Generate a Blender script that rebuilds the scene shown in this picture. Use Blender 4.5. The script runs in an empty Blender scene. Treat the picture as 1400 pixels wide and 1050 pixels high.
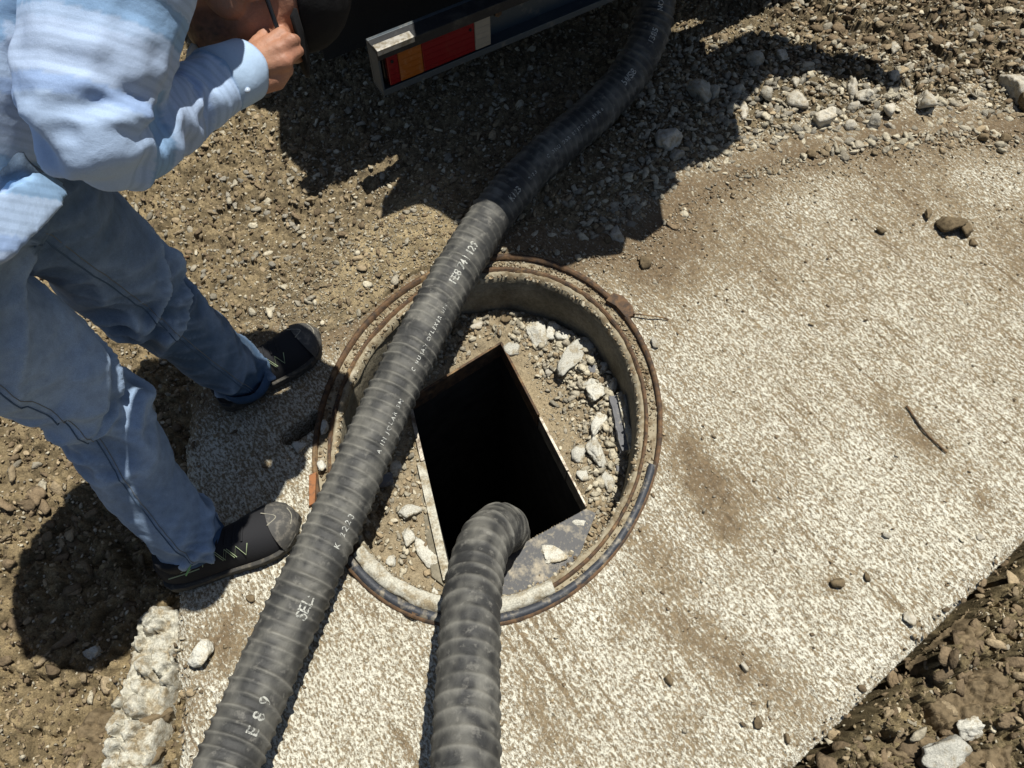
import bpy, math, random
import numpy as np
from mathutils import Vector, Matrix
from mathutils.bvhtree import BVHTree
rng = np.random.default_rng(7); random.seed(7)
PI = math.pi
# ------------------------------------------------------------ camera, sky, sun
CAM_H = 1.58; PHI = math.radians(29.0); CS, SN = math.cos(PHI), math.sin(PHI)
sc = bpy.context.scene
cam = bpy.data.cameras.new('camera'); cam.sensor_width = 36; cam.lens = 27.0
cam.clip_start = 0.02; cam.clip_end = 500
camo = bpy.data.objects.new('camera', cam); sc.collection.objects.link(camo)
camo.location = (0, 0, CAM_H); camo.rotation_euler = (PHI, 0, 0); sc.camera = camo
SUN = Vector((0.20, 0.22, 1.0)).normalized()
world = bpy.data.worlds.new('World'); sc.world = world; world.use_nodes = True
wn = world.node_tree.nodes; wl = world.node_tree.links; wn.clear()
sky = wn.new('ShaderNodeTexSky'); sky.sky_type = 'NISHITA'; sky.sun_disc = False
sky.sun_elevation = math.asin(SUN.z); sky.sun_rotation = math.atan2(SUN.x, SUN.y)
bg = wn.new('ShaderNodeBackground'); bg.inputs['Strength'].default_value = 0.05
wo = wn.new('ShaderNodeOutputWorld'); wl.new(sky.outputs[0], bg.inputs[0]); wl.new(bg.outputs[0], wo.inputs[0])
sl = bpy.data.lights.new('sun', 'SUN'); sl.energy = 5.0; sl.angle = math.radians(0.53); sl.color = (1.0, 0.97, 0.895)
so = bpy.data.objects.new('sun', sl); sc.collection.objects.link(so)
so.rotation_euler = SUN.to_track_quat('Z', 'Y').to_euler(); so.location = (2, 2, 6)
sc.view_settings.view_transform = 'Standard'; sc.view_settings.look = 'None'
sc.view_settings.exposure = 0.40; sc.view_settings.gamma = 1.0; sc.view_settings.use_curve_mapping = False
sc.render.engine = 'CYCLES'; sc.cycles.max_bounces = 5; sc.cycles.diffuse_bounces = 3

# ------------------------------------------------------------ geometry helpers
def G(px, py, z=0.0):
    "ground point under a measured image position (1400x1050)"
    X = px-700; up = 525-py
    Y = 1050*SN+up*CS; dn = 1050*CS-up*SN
    t = (CAM_H-z)/dn
    return (X*t, Y*t, z)
def U(px, py, d):
    X = (px-700)/1050*d; up = (525-py)/1050*d
    return (X, d*SN+up*CS, CAM_H-d*CS+up*SN)
def V3(a): return Vector(a)

def link(o, parent=None):
    sc.collection.objects.link(o)
    if parent is not None: o.parent = parent
    return o
def mesh_np(name, v, faces, smooth=True):
    v = np.asarray(v, dtype=np.float32).reshape(-1, 3)
    me = bpy.data.meshes.new(name)
    if isinstance(faces, np.ndarray):
        n, k = faces.shape
        me.vertices.add(len(v)); me.vertices.foreach_set('co', v.ravel())
        me.loops.add(n*k); me.loops.foreach_set('vertex_index', faces.astype(np.int32).ravel())
        me.polygons.add(n); me.polygons.foreach_set('loop_start', np.arange(0, n*k, k, dtype=np.int32))
        me.polygons.foreach_set('loop_total', np.full(n, k, dtype=np.int32))
        me.update(calc_edges=True)
    else:
        me.from_pydata([tuple(map(float, p)) for p in v], [], faces)
    me.validate()
    if smooth: me.polygons.foreach_set('use_smooth', np.ones(len(me.polygons), dtype=bool))
    return me
def attr(me, name, vals):
    vals = np.asarray(vals, dtype=np.float32)
    if vals.ndim == 1:
        a = me.attributes.new(name, 'FLOAT', 'POINT'); a.data.foreach_set('value', vals)
    else:
        if vals.shape[1] == 3: vals = np.hstack([vals, np.ones((len(vals), 1), np.float32)])
        a = me.attributes.new(name, 'FLOAT_COLOR', 'POINT'); a.data.foreach_set('color', vals.ravel())
def obj(name, me, mat, parent=None, **kw):
    o = bpy.data.objects.new(name, me)
    if mat is not None and len(me.materials) == 0: me.materials.append(mat)
    link(o, parent)
    for k, x in kw.items(): o[k] = x
    return o
def thing(name, label, cat, loc=(0, 0, 0), group=None):
    o = bpy.data.objects.new(name, None); o.location = loc; o.empty_display_size = .05
    link(o); o['label'] = label; o['category'] = cat
    if group: o['group'] = group
    return o
class MB:
    def __init__(s): s.v = []; s.f = []
    def add(s, v, f):
        b = len(s.v); s.v += [tuple(p) for p in v]; s.f += [tuple(i+b for i in q) for q in f]
    def box(s, o, a, b, c):
        o, a, b, c = map(Vector, (o, a, b, c))
        v = [o, o+a, o+a+b, o+b, o+c, o+a+c, o+a+b+c, o+b+c]
        s.add(v, [(0, 3, 2, 1), (4, 5, 6, 7), (0, 1, 5, 4), (1, 2, 6, 5), (2, 3, 7, 6), (3, 0, 4, 7)])
    def prism(s, pts, z0, z1):
        n = len(pts)
        v = [(p[0], p[1], z0) for p in pts]+[(p[0], p[1], z1) for p in pts]
        s.add(v, [tuple(reversed(range(n))), tuple(range(n, 2*n))]+[(i, (i+1) % n, n+(i+1) % n, n+i) for i in range(n)])
    def tube(s, pts, r, n=10, cap=True):
        v, f = loft([Vector(p) for p in pts], r, r, n=n, cap=cap); s.add(v, f)
    def build(s, name, mat, parent=None, smooth=False, bevel=0, loc=None, **kw):
        v = s.v
        if loc is not None: v = [(p[0]-loc[0], p[1]-loc[1], p[2]-loc[2]) for p in v]
        me = mesh_np(name, v, s.f, smooth)
        o = obj(name, me, mat, parent, **kw)
        if loc is not None: o.location = loc
        if bevel:
            m = o.modifiers.new('bevel', 'BEVEL'); m.width = bevel; m.segments = 2; m.limit_method = 'ANGLE'
        return o
def loft(pts, ra, rb, hint=(0, 0, 1), n=16, cap=True, rnd=False):
    "tube through pts with ellipse radii; ra is along the hint axis"
    pts = [Vector(p) for p in pts]; N = len(pts)
    ra = list(ra) if hasattr(ra, '__len__') else [ra]*N
    rb = list(rb) if hasattr(rb, '__len__') else [rb]*N
    tan = [(pts[min(i+1, N-1)]-pts[max(i-1, 0)]).normalized() for i in range(N)]
    if rnd:
        P2, A2, B2, T2 = [], [], [], []
        for e in (0,):
            for k in (0.02, .35, .7, .92):
                off = math.sqrt(1-k*k)*min(ra[0], rb[0])
                P2.append(pts[0]-tan[0]*off); A2.append(ra[0]*k); B2.append(rb[0]*k); T2.append(tan[0])
        P2 += pts; A2 += ra; B2 += rb; T2 += tan
        for k in (.92, .7, .35, .02):
            off = math.sqrt(1-k*k)*min(ra[-1], rb[-1])
            P2.append(pts[-1]+tan[-1]*off); A2.append(ra[-1]*k); B2.append(rb[-1]*k); T2.append(tan[-1])
        pts, ra, rb, tan = P2, A2, B2, T2; N = len(pts)
    h = Vector(hint); a = None; v = []
    for i in range(N):
        t = tan[i]
        a = (h if a is None else a); a = a-t*a.dot(t)
        if a.length < 1e-4: a = t.orthogonal()
        a.normalize(); b = t.cross(a)
        for k in range(n):
            q = 2*PI*k/n
            v.append(tuple(pts[i]+a*(math.cos(q)*ra[i])+b*(math.sin(q)*rb[i])))
    f = [(i*n+k, i*n+(k+1) % n, (i+1)*n+(k+1) % n, (i+1)*n+k) for i in range(N-1) for k in range(n)]
    if cap: f += [tuple(reversed(range(n))), tuple(range((N-1)*n, N*n))]
    return v, f
def catmull(P, per=12):
    P = np.array(P, float); Q = np.vstack([2*P[0]-P[1], P, 2*P[-1]-P[-2]]); out = []
    for i in range(1, len(Q)-2):
        for t in np.linspace(0, 1, per, endpoint=False):
            p0, p1, p2, p3 = Q[i-1:i+3]
            out.append(.5*((2*p1)+(-p0+p2)*t+(2*p0-5*p1+4*p2-p3)*t*t+(-p0+3*p1-3*p2+p3)*t**3))
    out.append(P[-1]); return np.array(out)

# ------------------------------------------------------------ numpy noise
def _h(ix, iy, iz, s):
    h = (ix.astype(np.int64)*374761393+iy.astype(np.int64)*668265263+iz.astype(np.int64)*2147483647+s*974634777) & 0xffffffff
    h = ((h ^ (h >> 13))*1274126177) & 0xffffffff
    h = ((h ^ (h >> 16))*2246822519) & 0xffffffff
    return ((h ^ (h >> 15)) & 0xffffff)/float(0xffffff)
def pn2(x, y, s=0):
    x0 = np.floor(x); y0 = np.floor(y); fx = x-x0; fy = y-y0; z = np.zeros_like(x0)
    u = fx*fx*fx*(fx*(fx*6-15)+10); w = fy*fy*fy*(fy*(fy*6-15)+10)
    def g(i, j):
        a = _h(x0+i, y0+j, z, s)*2*PI
        return np.cos(a)*(fx-i)+np.sin(a)*(fy-j)
    return ((g(0, 0)*(1-u)+g(1, 0)*u)*(1-w)+(g(0, 1)*(1-u)+g(1, 1)*u)*w)*1.4
def vn3(x, y, z, s=0):
    x0 = np.floor(x); y0 = np.floor(y); z0 = np.floor(z); fx = x-x0; fy = y-y0; fz = z-z0
    u = fx*fx*(3-2*fx); v = fy*fy*(3-2*fy); w = fz*fz*(3-2*fz)
    def c(i, j, k): return _h(x0+i, y0+j, z0+k, s)
    def pl(k):
        return (c(0, 0, k)*(1-u)+c(1, 0, k)*u)*(1-v)+(c(0, 1, k)*(1-u)+c(1, 1, k)*u)*v
    return (pl(0)*(1-w)+pl(1)*w)*2-1
def fbm(x, y, o=4, s=0, g=.5):
    r = 0; a = 1; t = 0
    for i in range(o):
        r = r+a*pn2(x*2**i, y*2**i, s+i*17); t += a; a *= g
    return r/t
def worley(x, y, s=0):
    x0 = np.floor(x); y0 = np.floor(y); f1 = np.full(x.shape, 9.); f2 = np.full(x.shape, 9.); cid = np.zeros(x.shape)
    z = np.zeros_like(x0)
    for i in (-1, 0, 1):
        for j in (-1, 0, 1):
            cx = x0+i; cy = y0+j
            dx = cx+_h(cx, cy, z, s)-x; dy = cy+_h(cx, cy, z, s+5)-y
            d = np.sqrt(dx*dx+dy*dy)
            m = d < f1
            f2 = np.where(m, f1, np.minimum(f2, d)); cid = np.where(m, _h(cx, cy, z, s+9), cid); f1 = np.where(m, d, f1)
    return f1, f2, cid
def sstep(a, b, x):
    t = np.clip((x-a)/(b-a), 0, 1); return t*t*(3-2*t)

# ------------------------------------------------------------ materials
def mat(name, col=(.5, .5, .5), rough=.8, metal=0, attrcol=None, noise=None, noise2=None, bump=None, spec=.3, coat=0, objvar=0):
    """noise=(scale, colour2, lo, hi) ; noise2 same ; bump=[(scale,dist,stretch)...]"""
    m = bpy.data.materials.new(name); m.use_nodes = True; nt = m.node_tree; N = nt.nodes; L = nt.links
    b = N['Principled BSDF']; b.inputs['Roughness'].default_value = rough; b.inputs['Metallic'].default_value = metal
    b.inputs['Specular IOR Level'].default_value = spec
    if coat: b.inputs['Coat Weight'].default_value = coat
    tc = N.new('ShaderNodeTexCoord')
    if attrcol:
        a = N.new('ShaderNodeAttribute'); a.attribute_name = attrcol; cur = a.outputs['Color']
    else:
        r = N.new('ShaderNodeRGB'); r.outputs[0].default_value = (*col, 1); cur = r.outputs[0]
    for nz in (noise, noise2):
        if not nz: continue
        t = N.new('ShaderNodeTexNoise'); t.inputs['Scale'].default_value = nz[0]; t.inputs['Detail'].default_value = 6
        t.inputs['Roughness'].default_value = .65
        L.new(tc.outputs['Object'], t.inputs['Vector'])
        mr = N.new('ShaderNodeMapRange'); mr.inputs[1].default_value = nz[2]; mr.inputs[2].default_value = nz[3]
        L.new(t.outputs['Fac'], mr.inputs[0])
        mx = N.new('ShaderNodeMix'); mx.data_type = 'RGBA'; L.new(mr.outputs[0], mx.inputs[0])
        if nz[1] == 'mul':
            mx.blend_type = 'MULTIPLY'; L.new(cur, mx.inputs[6]); mx.inputs[7].default_value = (nz[4], nz[4], nz[4], 1)
        else:
            L.new(cur, mx.inputs[6]); mx.inputs[7].default_value = (*nz[1], 1)
        cur = mx.outputs[2]
    if objvar:
        oi = N.new('ShaderNodeObjectInfo'); hv = N.new('ShaderNodeHueSaturation')
        mr = N.new('ShaderNodeMapRange'); mr.inputs[3].default_value = 1-objvar; mr.inputs[4].default_value = 1+objvar
        L.new(oi.outputs['Random'], mr.inputs[0]); L.new(mr.outputs[0], hv.inputs['Value']); L.new(cur, hv.inputs['Color']); cur = hv.outputs[0]
    L.new(cur, b.inputs['Base Color'])
    prev = None
    for bp in (bump or []):
        t = N.new('ShaderNodeTexNoise'); t.inputs['Scale'].default_value = bp[0]; t.inputs['Detail'].default_value = 5
        mp = N.new('ShaderNodeMapping')
        if len(bp) > 2: mp.inputs['Scale'].default_value = bp[2]
        L.new(tc.outputs['Object'], mp.inputs[0]); L.new(mp.outputs[0], t.inputs['Vector'])
        bn = N.new('ShaderNodeBump'); bn.inputs['Distance'].default_value = bp[1]; bn.inputs['Strength'].default_value = 1
        L.new(t.outputs['Fac'], bn.inputs['Height'])
        if prev: L.new(prev, bn.inputs['Normal'])
        prev = bn.outputs[0]
    if prev: L.new(prev, b.inputs['Normal'])
    m['_b'] = 1
    return m

M = {}
M['slab_old'] = mat('slab_concrete', attrcol='col', rough=.9, noise=(420, 'mul', .40, .62, .72), bump=[(260, .0012), (700, .0005)])
M['ground'] = mat('dirt', attrcol='col', rough=.95, noise=(300, 'mul', .42, .62, .55), bump=[(160, .0022), (480, .0012)], spec=.15)
M['gravel'] = mat('gravel', attrcol='col', rough=.9, noise=(260, 'mul', .4, .65, .7), noise2=(70, 'mul', .42, .62, .72), bump=[(110, .0045), (350, .0010)], spec=.2)
M['stone'] = mat('stone', (.44, .41, .34), .9, noise=(60, (.30, .25, .17), .45, .65), noise2=(300, 'mul', .4, .65, .75), bump=[(90, .003), (320, .001)], objvar=.22, spec=.2)
M['rubble'] = mat('rubble_concrete', (.50, .485, .42), .9, noise=(45, (.34, .29, .20), .50, .66), noise2=(350, 'mul', .42, .6, .7), bump=[(110, .003), (400, .001)], objvar=.15, spec=.2)
M['asphalt'] = mat('grey_rubble', (.13, .13, .135), .9, noise=(60, (.36, .33, .26), .55, .7), bump=[(150, .002)], spec=.2)
M['clod'] = mat('clod', (.165, .125, .075), .95, noise=(90, (.10, .075, .045), .4, .65), bump=[(120, .0018), (400, .001)], objvar=.2, spec=.1)
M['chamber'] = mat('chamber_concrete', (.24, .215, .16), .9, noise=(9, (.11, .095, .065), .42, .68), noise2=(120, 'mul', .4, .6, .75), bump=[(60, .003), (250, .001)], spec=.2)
M['dustymortar'] = mat('dusty_mortar', (.27, .235, .165), .95, noise=(40, (.15, .115, .07), .45, .62), noise2=(14, (.42, .39, .31), .58, .7), bump=[(90, .002), (300, .001)], spec=.15)
M['mortar'] = mat('mortar', (.50, .48, .40), .95, noise=(40, (.28, .23, .15), .45, .62), noise2=(250, 'mul', .4, .6, .65), bump=[(90, .002), (300, .001)], spec=.15)
M['rust'] = mat('rusty_steel', (.13, .075, .038), .8, .15, noise=(50, (.05, .035, .025), .4, .6), noise2=(14, (.30, .20, .10), .55, .7), bump=[(200, .001)])
M['rimsteel'] = mat('blue_black_steel', (.032, .035, .042), .6, .15, noise=(30, (.22, .19, .14), .52, .64), noise2=(11, (.28, .25, .19), .56, .68), bump=[(150, .001)], spec=.5)
M['platesteel'] = mat('plate_steel', (.06, .06, .062), .65, .1, noise=(26, (.30, .26, .19), .50, .66), noise2=(120, (.2, .175, .13), .56, .7), bump=[(200, .0008)], spec=.5)
M['edge'] = mat('worn_steel_edge', (.30, .27, .22), .5, .5, noise=(40, (.10, .075, .05), .45, .6), bump=[(200, .0006)], spec=.5)
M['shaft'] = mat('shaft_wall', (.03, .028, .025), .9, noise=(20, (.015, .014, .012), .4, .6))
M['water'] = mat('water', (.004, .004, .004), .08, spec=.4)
M['hose'] = mat('hose_rubber', (.050, .050, .049), .68, attrcol='col', noise=(14, 'mul', .35, .7, .62), noise2=(45, (.20, .19, .165), .56, .80), bump=[(60, .0022), (260, .0007)], spec=.4)
M['print'] = mat('white_print', (.40, .40, .36), .6, noise=(170, (.07, .07, .065), .50, .58))
M['printsmall'] = mat('faded_print', (.46, .46, .42), .6, noise=(160, (.07, .07, .07), .50, .60))

def slab_mat():
    m = bpy.data.materials.new('slab_concrete'); m.use_nodes = True; nt = m.node_tree; N = nt.nodes; L = nt.links; b = N['Principled BSDF']
    b.inputs['Roughness'].default_value = .92; b.inputs['Specular IOR Level'].default_value = .2
    tc = N.new('ShaderNodeTexCoord'); mp = N.new('ShaderNodeMapping'); mp.inputs['Rotation'].default_value = (0, 0, math.radians(54)); mp2 = N.new('ShaderNodeMapping'); mp2.inputs['Scale'].default_value = (.55, 1, 1)
    L.new(tc.outputs['Object'], mp.inputs[0]); L.new(mp.outputs[0], mp2.inputs[0])
    def noise(sc_, det, src, r=.6):
        t = N.new('ShaderNodeTexNoise'); t.inputs['Scale'].default_value = sc_; t.inputs['Detail'].default_value = det; t.inputs['Roughness'].default_value = r; L.new(src, t.inputs['Vector']); return t.outputs['Fac']
    def mth(op, a, c, d=None):
        n = N.new('ShaderNodeMath'); n.operation = op
        for i, q in enumerate((a, c, d)):
            if q is None: continue
            if isinstance(q, (int, float)): n.inputs[i].default_value = q
            else: L.new(q, n.inputs[i])
        return n.outputs[0]
    n1 = noise(200, 2.0, mp2.outputs[0], .55); n2 = noise(330, 2.0, tc.outputs['Object'], .6); n3 = noise(38, 3, mp2.outputs[0])
    a = N.new('ShaderNodeAttribute'); a.attribute_name = 'lv'; c = N.new('ShaderNodeAttribute'); c.attribute_name = 'col'
    sp = mth('MULTIPLY_ADD', n1, 3.4, -1.7); sp = mth('ADD', sp, mth('MULTIPLY_ADD', n2, 1.6, -.8)); sp = mth('ADD', sp, mth('MULTIPLY_ADD', n3, .9, -.45))
    t = mth('ADD', sp, a.outputs['Fac'])
    mr = N.new('ShaderNodeMapRange'); mr.interpolation_type = 'SMOOTHSTEP'; mr.inputs[1].default_value = -.50; mr.inputs[2].default_value = .60; L.new(t, mr.inputs[0])
    pr = N.new('ShaderNodeMix'); pr.data_type = 'RGBA'; pr.inputs[6].default_value = (.50, .47, .37, 1); pr.inputs[7].default_value = (.66, .64, .55, 1)
    L.new(noise(9, 4, tc.outputs['Object']), pr.inputs[0])
    mx = N.new('ShaderNodeMix'); mx.data_type = 'RGBA'; L.new(mr.outputs[0], mx.inputs[0]); L.new(c.outputs['Color'], mx.inputs[6]); L.new(pr.outputs[2], mx.inputs[7])
    gm = N.new('ShaderNodeMapRange'); gm.inputs[1].default_value = .35; gm.inputs[2].default_value = .65; gm.inputs[3].default_value = .72; gm.inputs[4].default_value = 1.12; L.new(noise(520, 2, tc.outputs['Object']), gm.inputs[0])
    mu = N.new('ShaderNodeMix'); mu.data_type = 'RGBA'; mu.blend_type = 'MULTIPLY'; mu.inputs[0].default_value = 1; L.new(mx.outputs[2], mu.inputs[6]); L.new(gm.outputs[0], mu.inputs[7])
    L.new(mu.outputs[2], b.inputs['Base Color'])
    b1 = N.new('ShaderNodeBump'); b1.inputs['Distance'].default_value = .0011; L.new(mr.outputs[0], b1.inputs['Height'])
    b2 = N.new('ShaderNodeBump'); b2.inputs['Distance'].default_value = .0013; L.new(n2, b2.inputs['Height']); L.new(b1.outputs[0], b2.inputs['Normal']); L.new(b2.outputs[0], b.inputs['Normal'])
    return m
M['slab'] = slab_mat()

# ------------------------------------------------------------ plan of the slab and the ground
TOPB = [G(*p)[:2] for p in [(1560, 195), (1400, 180), (1330, 178), (1200, 186), (1090, 212), (1000, 238), (930, 280), (872, 332), (800, 346), (740, 336), (680, 338), (625, 352), (560, 378), (500, 430), (455, 452), (380, 478), (320, 520), (256, 545)]]
LEFTB = [G(*p)[:2] for p in [(256, 545), (250, 620), (247, 720), (240, 830), (236, 900), (246, 960), (238, 1060), (236, 1200)]]
FRB = [G(*p)[:2] for p in [(900, 1238), (1040, 1099), (1090, 1050), (1400, 745), (1560, 588)]]
POLY = np.array(FRB+TOPB+LEFTB[1:])
def seg_dist(x, y, line):
    d = np.full(x.shape, 1e9)
    for (ax, ay), (bx, by) in zip(line[:-1], line[1:]):
        dx, dy = bx-ax, by-ay; L2 = dx*dx+dy*dy
        t = np.clip(((x-ax)*dx+(y-ay)*dy)/L2, 0, 1)
        d = np.minimum(d, np.hypot(x-ax-t*dx, y-ay-t*dy))
    return d
def inpoly(x, y, P):
    c = np.zeros(x.shape, bool); n = len(P)
    for i in range(n):
        x1, y1 = P[i]; x2, y2 = P[(i+1) % n]
        if y1 == y2: continue
        m = ((y1 > y) != (y2 > y)) & (x < (x2-x1)*(y-y1)/(y2-y1)+x1)
        c ^= m
    return c
def gauss(x, y, px, py, r, a=1.0, z=0, rx=None, ang=0):
    gx, gy, _ = G(px, py, z); dx = x-gx; dy = y-gy
    c, s = math.cos(ang), math.sin(ang); u = dx*c+dy*s; v = -dx*s+dy*c
    return a*np.exp(-(u*u/(rx or r)**2+v*v/r**2))
# manhole outline: ellipse in plan, fitted to the measured rim
RIM_PX = [(700, 351), (760, 362), (820, 395), (868, 448), (892, 515), (903, 590), (895, 650), (872, 706), (841, 754), (777, 811), (686, 848), (599, 859), (540, 835), (491, 785), (447, 700), (430, 605), (447, 520), (491, 455), (540, 408), (584, 376), (640, 356)]
RW = np.array([G(*p)[:2] for p in RIM_PX])
A = np.c_[RW[:, 0]**2, RW[:, 0]*RW[:, 1], RW[:, 1]**2, RW[:, 0], RW[:, 1]]
sol = np.linalg.lstsq(A, np.ones(len(RW)), rcond=None)[0]
a_, b_, c_, d_, e_ = sol
RC = np.linalg.solve(np.array([[2*a_, b_], [b_, 2*c_]]), -np.array([d_, e_]))
k_ = 1+a_*RC[0]**2+b_*RC[0]*RC[1]+c_*RC[1]**2
Q_ = np.array([[a_, b_/2], [b_/2, c_]])/k_
ev, evec = np.linalg.eigh(Q_)
RA = 1/np.sqrt(ev); E0 = evec[:, 0]; E1 = evec[:, 1]
if E0[1] < 0: E0 = -E0
if E1[0] < 0: E1 = -E1
print('rim centre', RC, 'radii', RA, E0, E1)
def rimr(x, y):
    dx = x-RC[0]; dy = y-RC[1]
    return np.sqrt((dx*E0[0]+dy*E0[1])**2/RA[0]**2+(dx*E1[0]+dy*E1[1])**2/RA[1]**2)
def rimpt(th, r=1.0, z=0.0):
    # th: world angle-like parameter, 0 = +x
    c, s = math.cos(th), math.sin(th)
    p = RC+r*(E1*RA[1]*c+E0*RA[0]*s)
    return (p[0], p[1], z)

def facets(x, y, f, s, tilt=1.0, warp=.25):
    "ground broken into tilted flat-topped lumps with open joints; returns height in cell units and the joint mask"
    x = x*f; y = y*f
    x, y = x+warp*pn2(x*1.7, y*1.7, s+3)+.4*warp*pn2(x*5, y*5, s+13), y+warp*pn2(x*1.7+9, y*1.7, s+4)+.4*warp*pn2(x*5, y*5+3, s+14)
    x0 = np.floor(x); y0 = np.floor(y); f1 = np.full(x.shape, 9.); f2 = f1.copy(); H = np.zeros(x.shape); z = np.zeros_like(x0); ID = H.copy()
    for i in (-1, 0, 1):
        for j in (-1, 0, 1):
            cx = x0+i; cy = y0+j; dx = x-(cx+_h(cx, cy, z, s)); dy = y-(cy+_h(cx, cy, z, s+5)); d = np.sqrt(dx*dx+dy*dy); m = d < f1
            id_ = _h(cx, cy, z, s+9)
            hh = id_+tilt*((_h(cx, cy, z, s+11)-.5)*dx+(_h(cx, cy, z, s+12)-.5)*dy)*1.6
            f2 = np.where(m, f1, np.minimum(f2, d)); H = np.where(m, hh, H); ID = np.where(m, id_, ID); f1 = np.where(m, d, f1)
    e = sstep(0, .26, f2-f1)
    return H*e-.22*(1-e), e, ID

def clods(x, y, sc_, s):
    wx = x+.012*fbm(x*30, y*30, 2, s+3); wy = y+.012*fbm(x*30+7, y*30-4, 2, s+4)
    f1, f2, cid = worley(wx*sc_, wy*sc_, s)
    return (1-np.clip(f1, 0, 1)**2)*(.5+cid), np.clip((f2-f1)*5, 0, 1), cid

def ground_h(x, y):
    dT = seg_dist(x, y, TOPB); dL = seg_dist(x, y, LEFTB); dF = seg_dist(x, y, FRB)
    ins = inpoly(x, y, POLY); sd = np.minimum(np.minimum(dT, dL), dF)*np.where(ins, -1, 1)
    zT = np.where(ins, -.010-.55*dT, np.minimum(-.010+.10*dT, .014)+.02*sstep(.3, 1.5, dT))
    zL = np.where(ins, -.08, -.055-.03*sstep(0, .5, dL)); zF = -.30+.165*sstep(.022, .060, dF)
    wT, wL, wF = (1/(dT+.02)**3, 1/(dL+.02)**3, 1/(dF+.02)**3)
    z = (zT*wT+zL*wL+zF*wF)/(wT+wL+wF)
    zone_l = wL/(wT+wL+wF); zone_f = wF/(wT+wL+wF); zone_t = 1-zone_l-zone_f
    # sandy mound left of the manhole
    mound = gauss(x, y, 545, 335, .13, 1, rx=.30, ang=.95)*(~ins)
    z = z+.035*mound
    z = z-.03*sstep(.0, .35, (-.33-x)+.5*(y-1.25))*sstep(0, .4, y-1.0)  # drop on the left
    smooth = np.clip(sstep(.25, .8, mound), 0, 1)
    c1, e1, id1 = facets(x, y, 15, 1); c2, e2, id2 = facets(x, y, 38, 2); c3, e3, id3 = facets(x, y, 90, 6)
    r = fbm(x*9, y*9, 5, 3, .55)
    ampL = zone_l; ampF = zone_f
    rightclod = sstep(.65, 1.1, x)*sstep(1.6, 2.0, y)
    amp = .80+.55*ampL+.80*ampF+.2*rightclod
    patch = sstep(-.25, .25, fbm(x*6, y*6, 2, 77))
    det = .012*r*(.6+amp)+amp*(.020*(c1-.4)*(.25+.75*np.clip(ampL+ampF+rightclod, 0, 1))+.0105*(c2-.4)*(.4+.6*patch)+.0050*(c3-.4))+.0016*fbm(x*140, y*140, 2, 8)
    cl_t = (e1, e2, e3, id2, id3, id1)
    crk = np.abs(fbm(x*14, y*14, 3, 21)); cb, eb, ib = facets(x, y, 8.5, 15); det += (ampF*.028+ampL*.012)*(cb-.45)
    det -= (ampL+ampF)*.010*(1-sstep(0, .05, crk))
    det = det*(1-.82*smooth)
    near = sstep(0, .06, np.abs(sd))
    ntop = sstep(0, .22, np.abs(sd)); near = np.where(ins | (zone_t > .5), .12+.88*ntop*zone_t+(1-zone_t)*near*.88, .35+.65*near)
    z = z+det*near
    # open the ground under the manhole
    return z, sd, zone_l, zone_f, zone_t, smooth, cl_t, ins

def tensor(xs, ys):
    X, Y = np.meshgrid(xs, ys); return X, Y
def grid_faces(nx, ny, keep):
    i = np.arange(nx*ny).reshape(ny, nx)
    q = np.stack([i[:-1, :-1], i[:-1, 1:], i[1:, 1:], i[1:, :-1]], -1)
    return q[keep]
def compact(v, f):
    used = np.zeros(len(v), bool); used[f.ravel()] = True
    idx = np.cumsum(used)-1
    return v[used], idx[f], used
def lerp3(a, b, t): return np.asarray(a)*(1-t[:, None])+np.asarray(b)*t[:, None]

# ------------------------------------------------------------ ground
def spread(lo, hi, d, far):
    c = list(np.arange(lo, hi, d)); st = d
    while c[-1] < far: st *= 1.35; c.append(c[-1]+st)
    st = d; pre = []; p = lo
    while p > -far: st *= 1.35; p -= st; pre.append(p)
    return np.array(pre[::-1]+c)
gx = spread(-1.12, 1.55, .0038, 60)
gy = spread(-.12, 1.75, .0038, 0.0)
gy2 = [1.75]; st = .0038
while gy2[-1] < 60:
    st = st*1.0022 if gy2[-1] < 2.75 else st*1.35
    gy2.append(gy2[-1]+st)
st = .0038; pre = []; p = -.12
while p > -60: st *= 1.35; p -= st; pre.append(p)
gy = np.array(pre[::-1]+list(np.arange(-.12, 1.748, .0038))+gy2)
X, Y = tensor(gx, gy)
x, y = X.ravel(), Y.ravel()
z, sd, zl, zf, zt, smooth, cl, ins = ground_h(x, y)
far = sstep(2.2, 6, np.hypot(x, y-1)); z = z*(1-far)+(.25*fbm(x*.15, y*.15, 3, 5)-.05)*far
rr = rimr(x, y)
kill = (ins & (sd < -.10)) | (rr < .985)
kq = (~kill).reshape(X.shape); keep = kq[:-1, :-1] & kq[1:, 1:] & kq[1:, :-1] & kq[:-1, 1:]
f = grid_faces(len(gx), len(gy), keep)
nlow = fbm(x*3, y*3, 4, 31); nmid = fbm(x*22, y*22, 4, 32); nfin = fbm(x*90, y*90, 3, 34)
dark = np.array([.115, .086, .054]); tan = np.array([.30, .235, .145]); grey = np.array([.235, .20, .145]); clay = np.array([.245, .195, .12])
col = lerp3(dark, tan, np.clip(.42+.6*nmid+.35*nlow+.6*nfin, 0, 1))
col = col*(1-(zt*.45)[:, None])+grey*(.75+.5*nfin)[:, None]*(zt*.45)[:, None]
col = col*(1-zl[:, None]*.6)+clay*(.85+.45*nmid)[:, None]*zl[:, None]*.6
dk = np.array([.22, .18, .11])
col = col*(1-zf[:, None]*.75)+dk*(.8+.6*nmid)[:, None]*zf[:, None]*.75
sandc = np.array([.31, .25, .16])
col = col*(1-smooth[:, None])+sandc*(.85+.5*nfin+.2*nmid)[:, None]*smooth[:, None]
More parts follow.
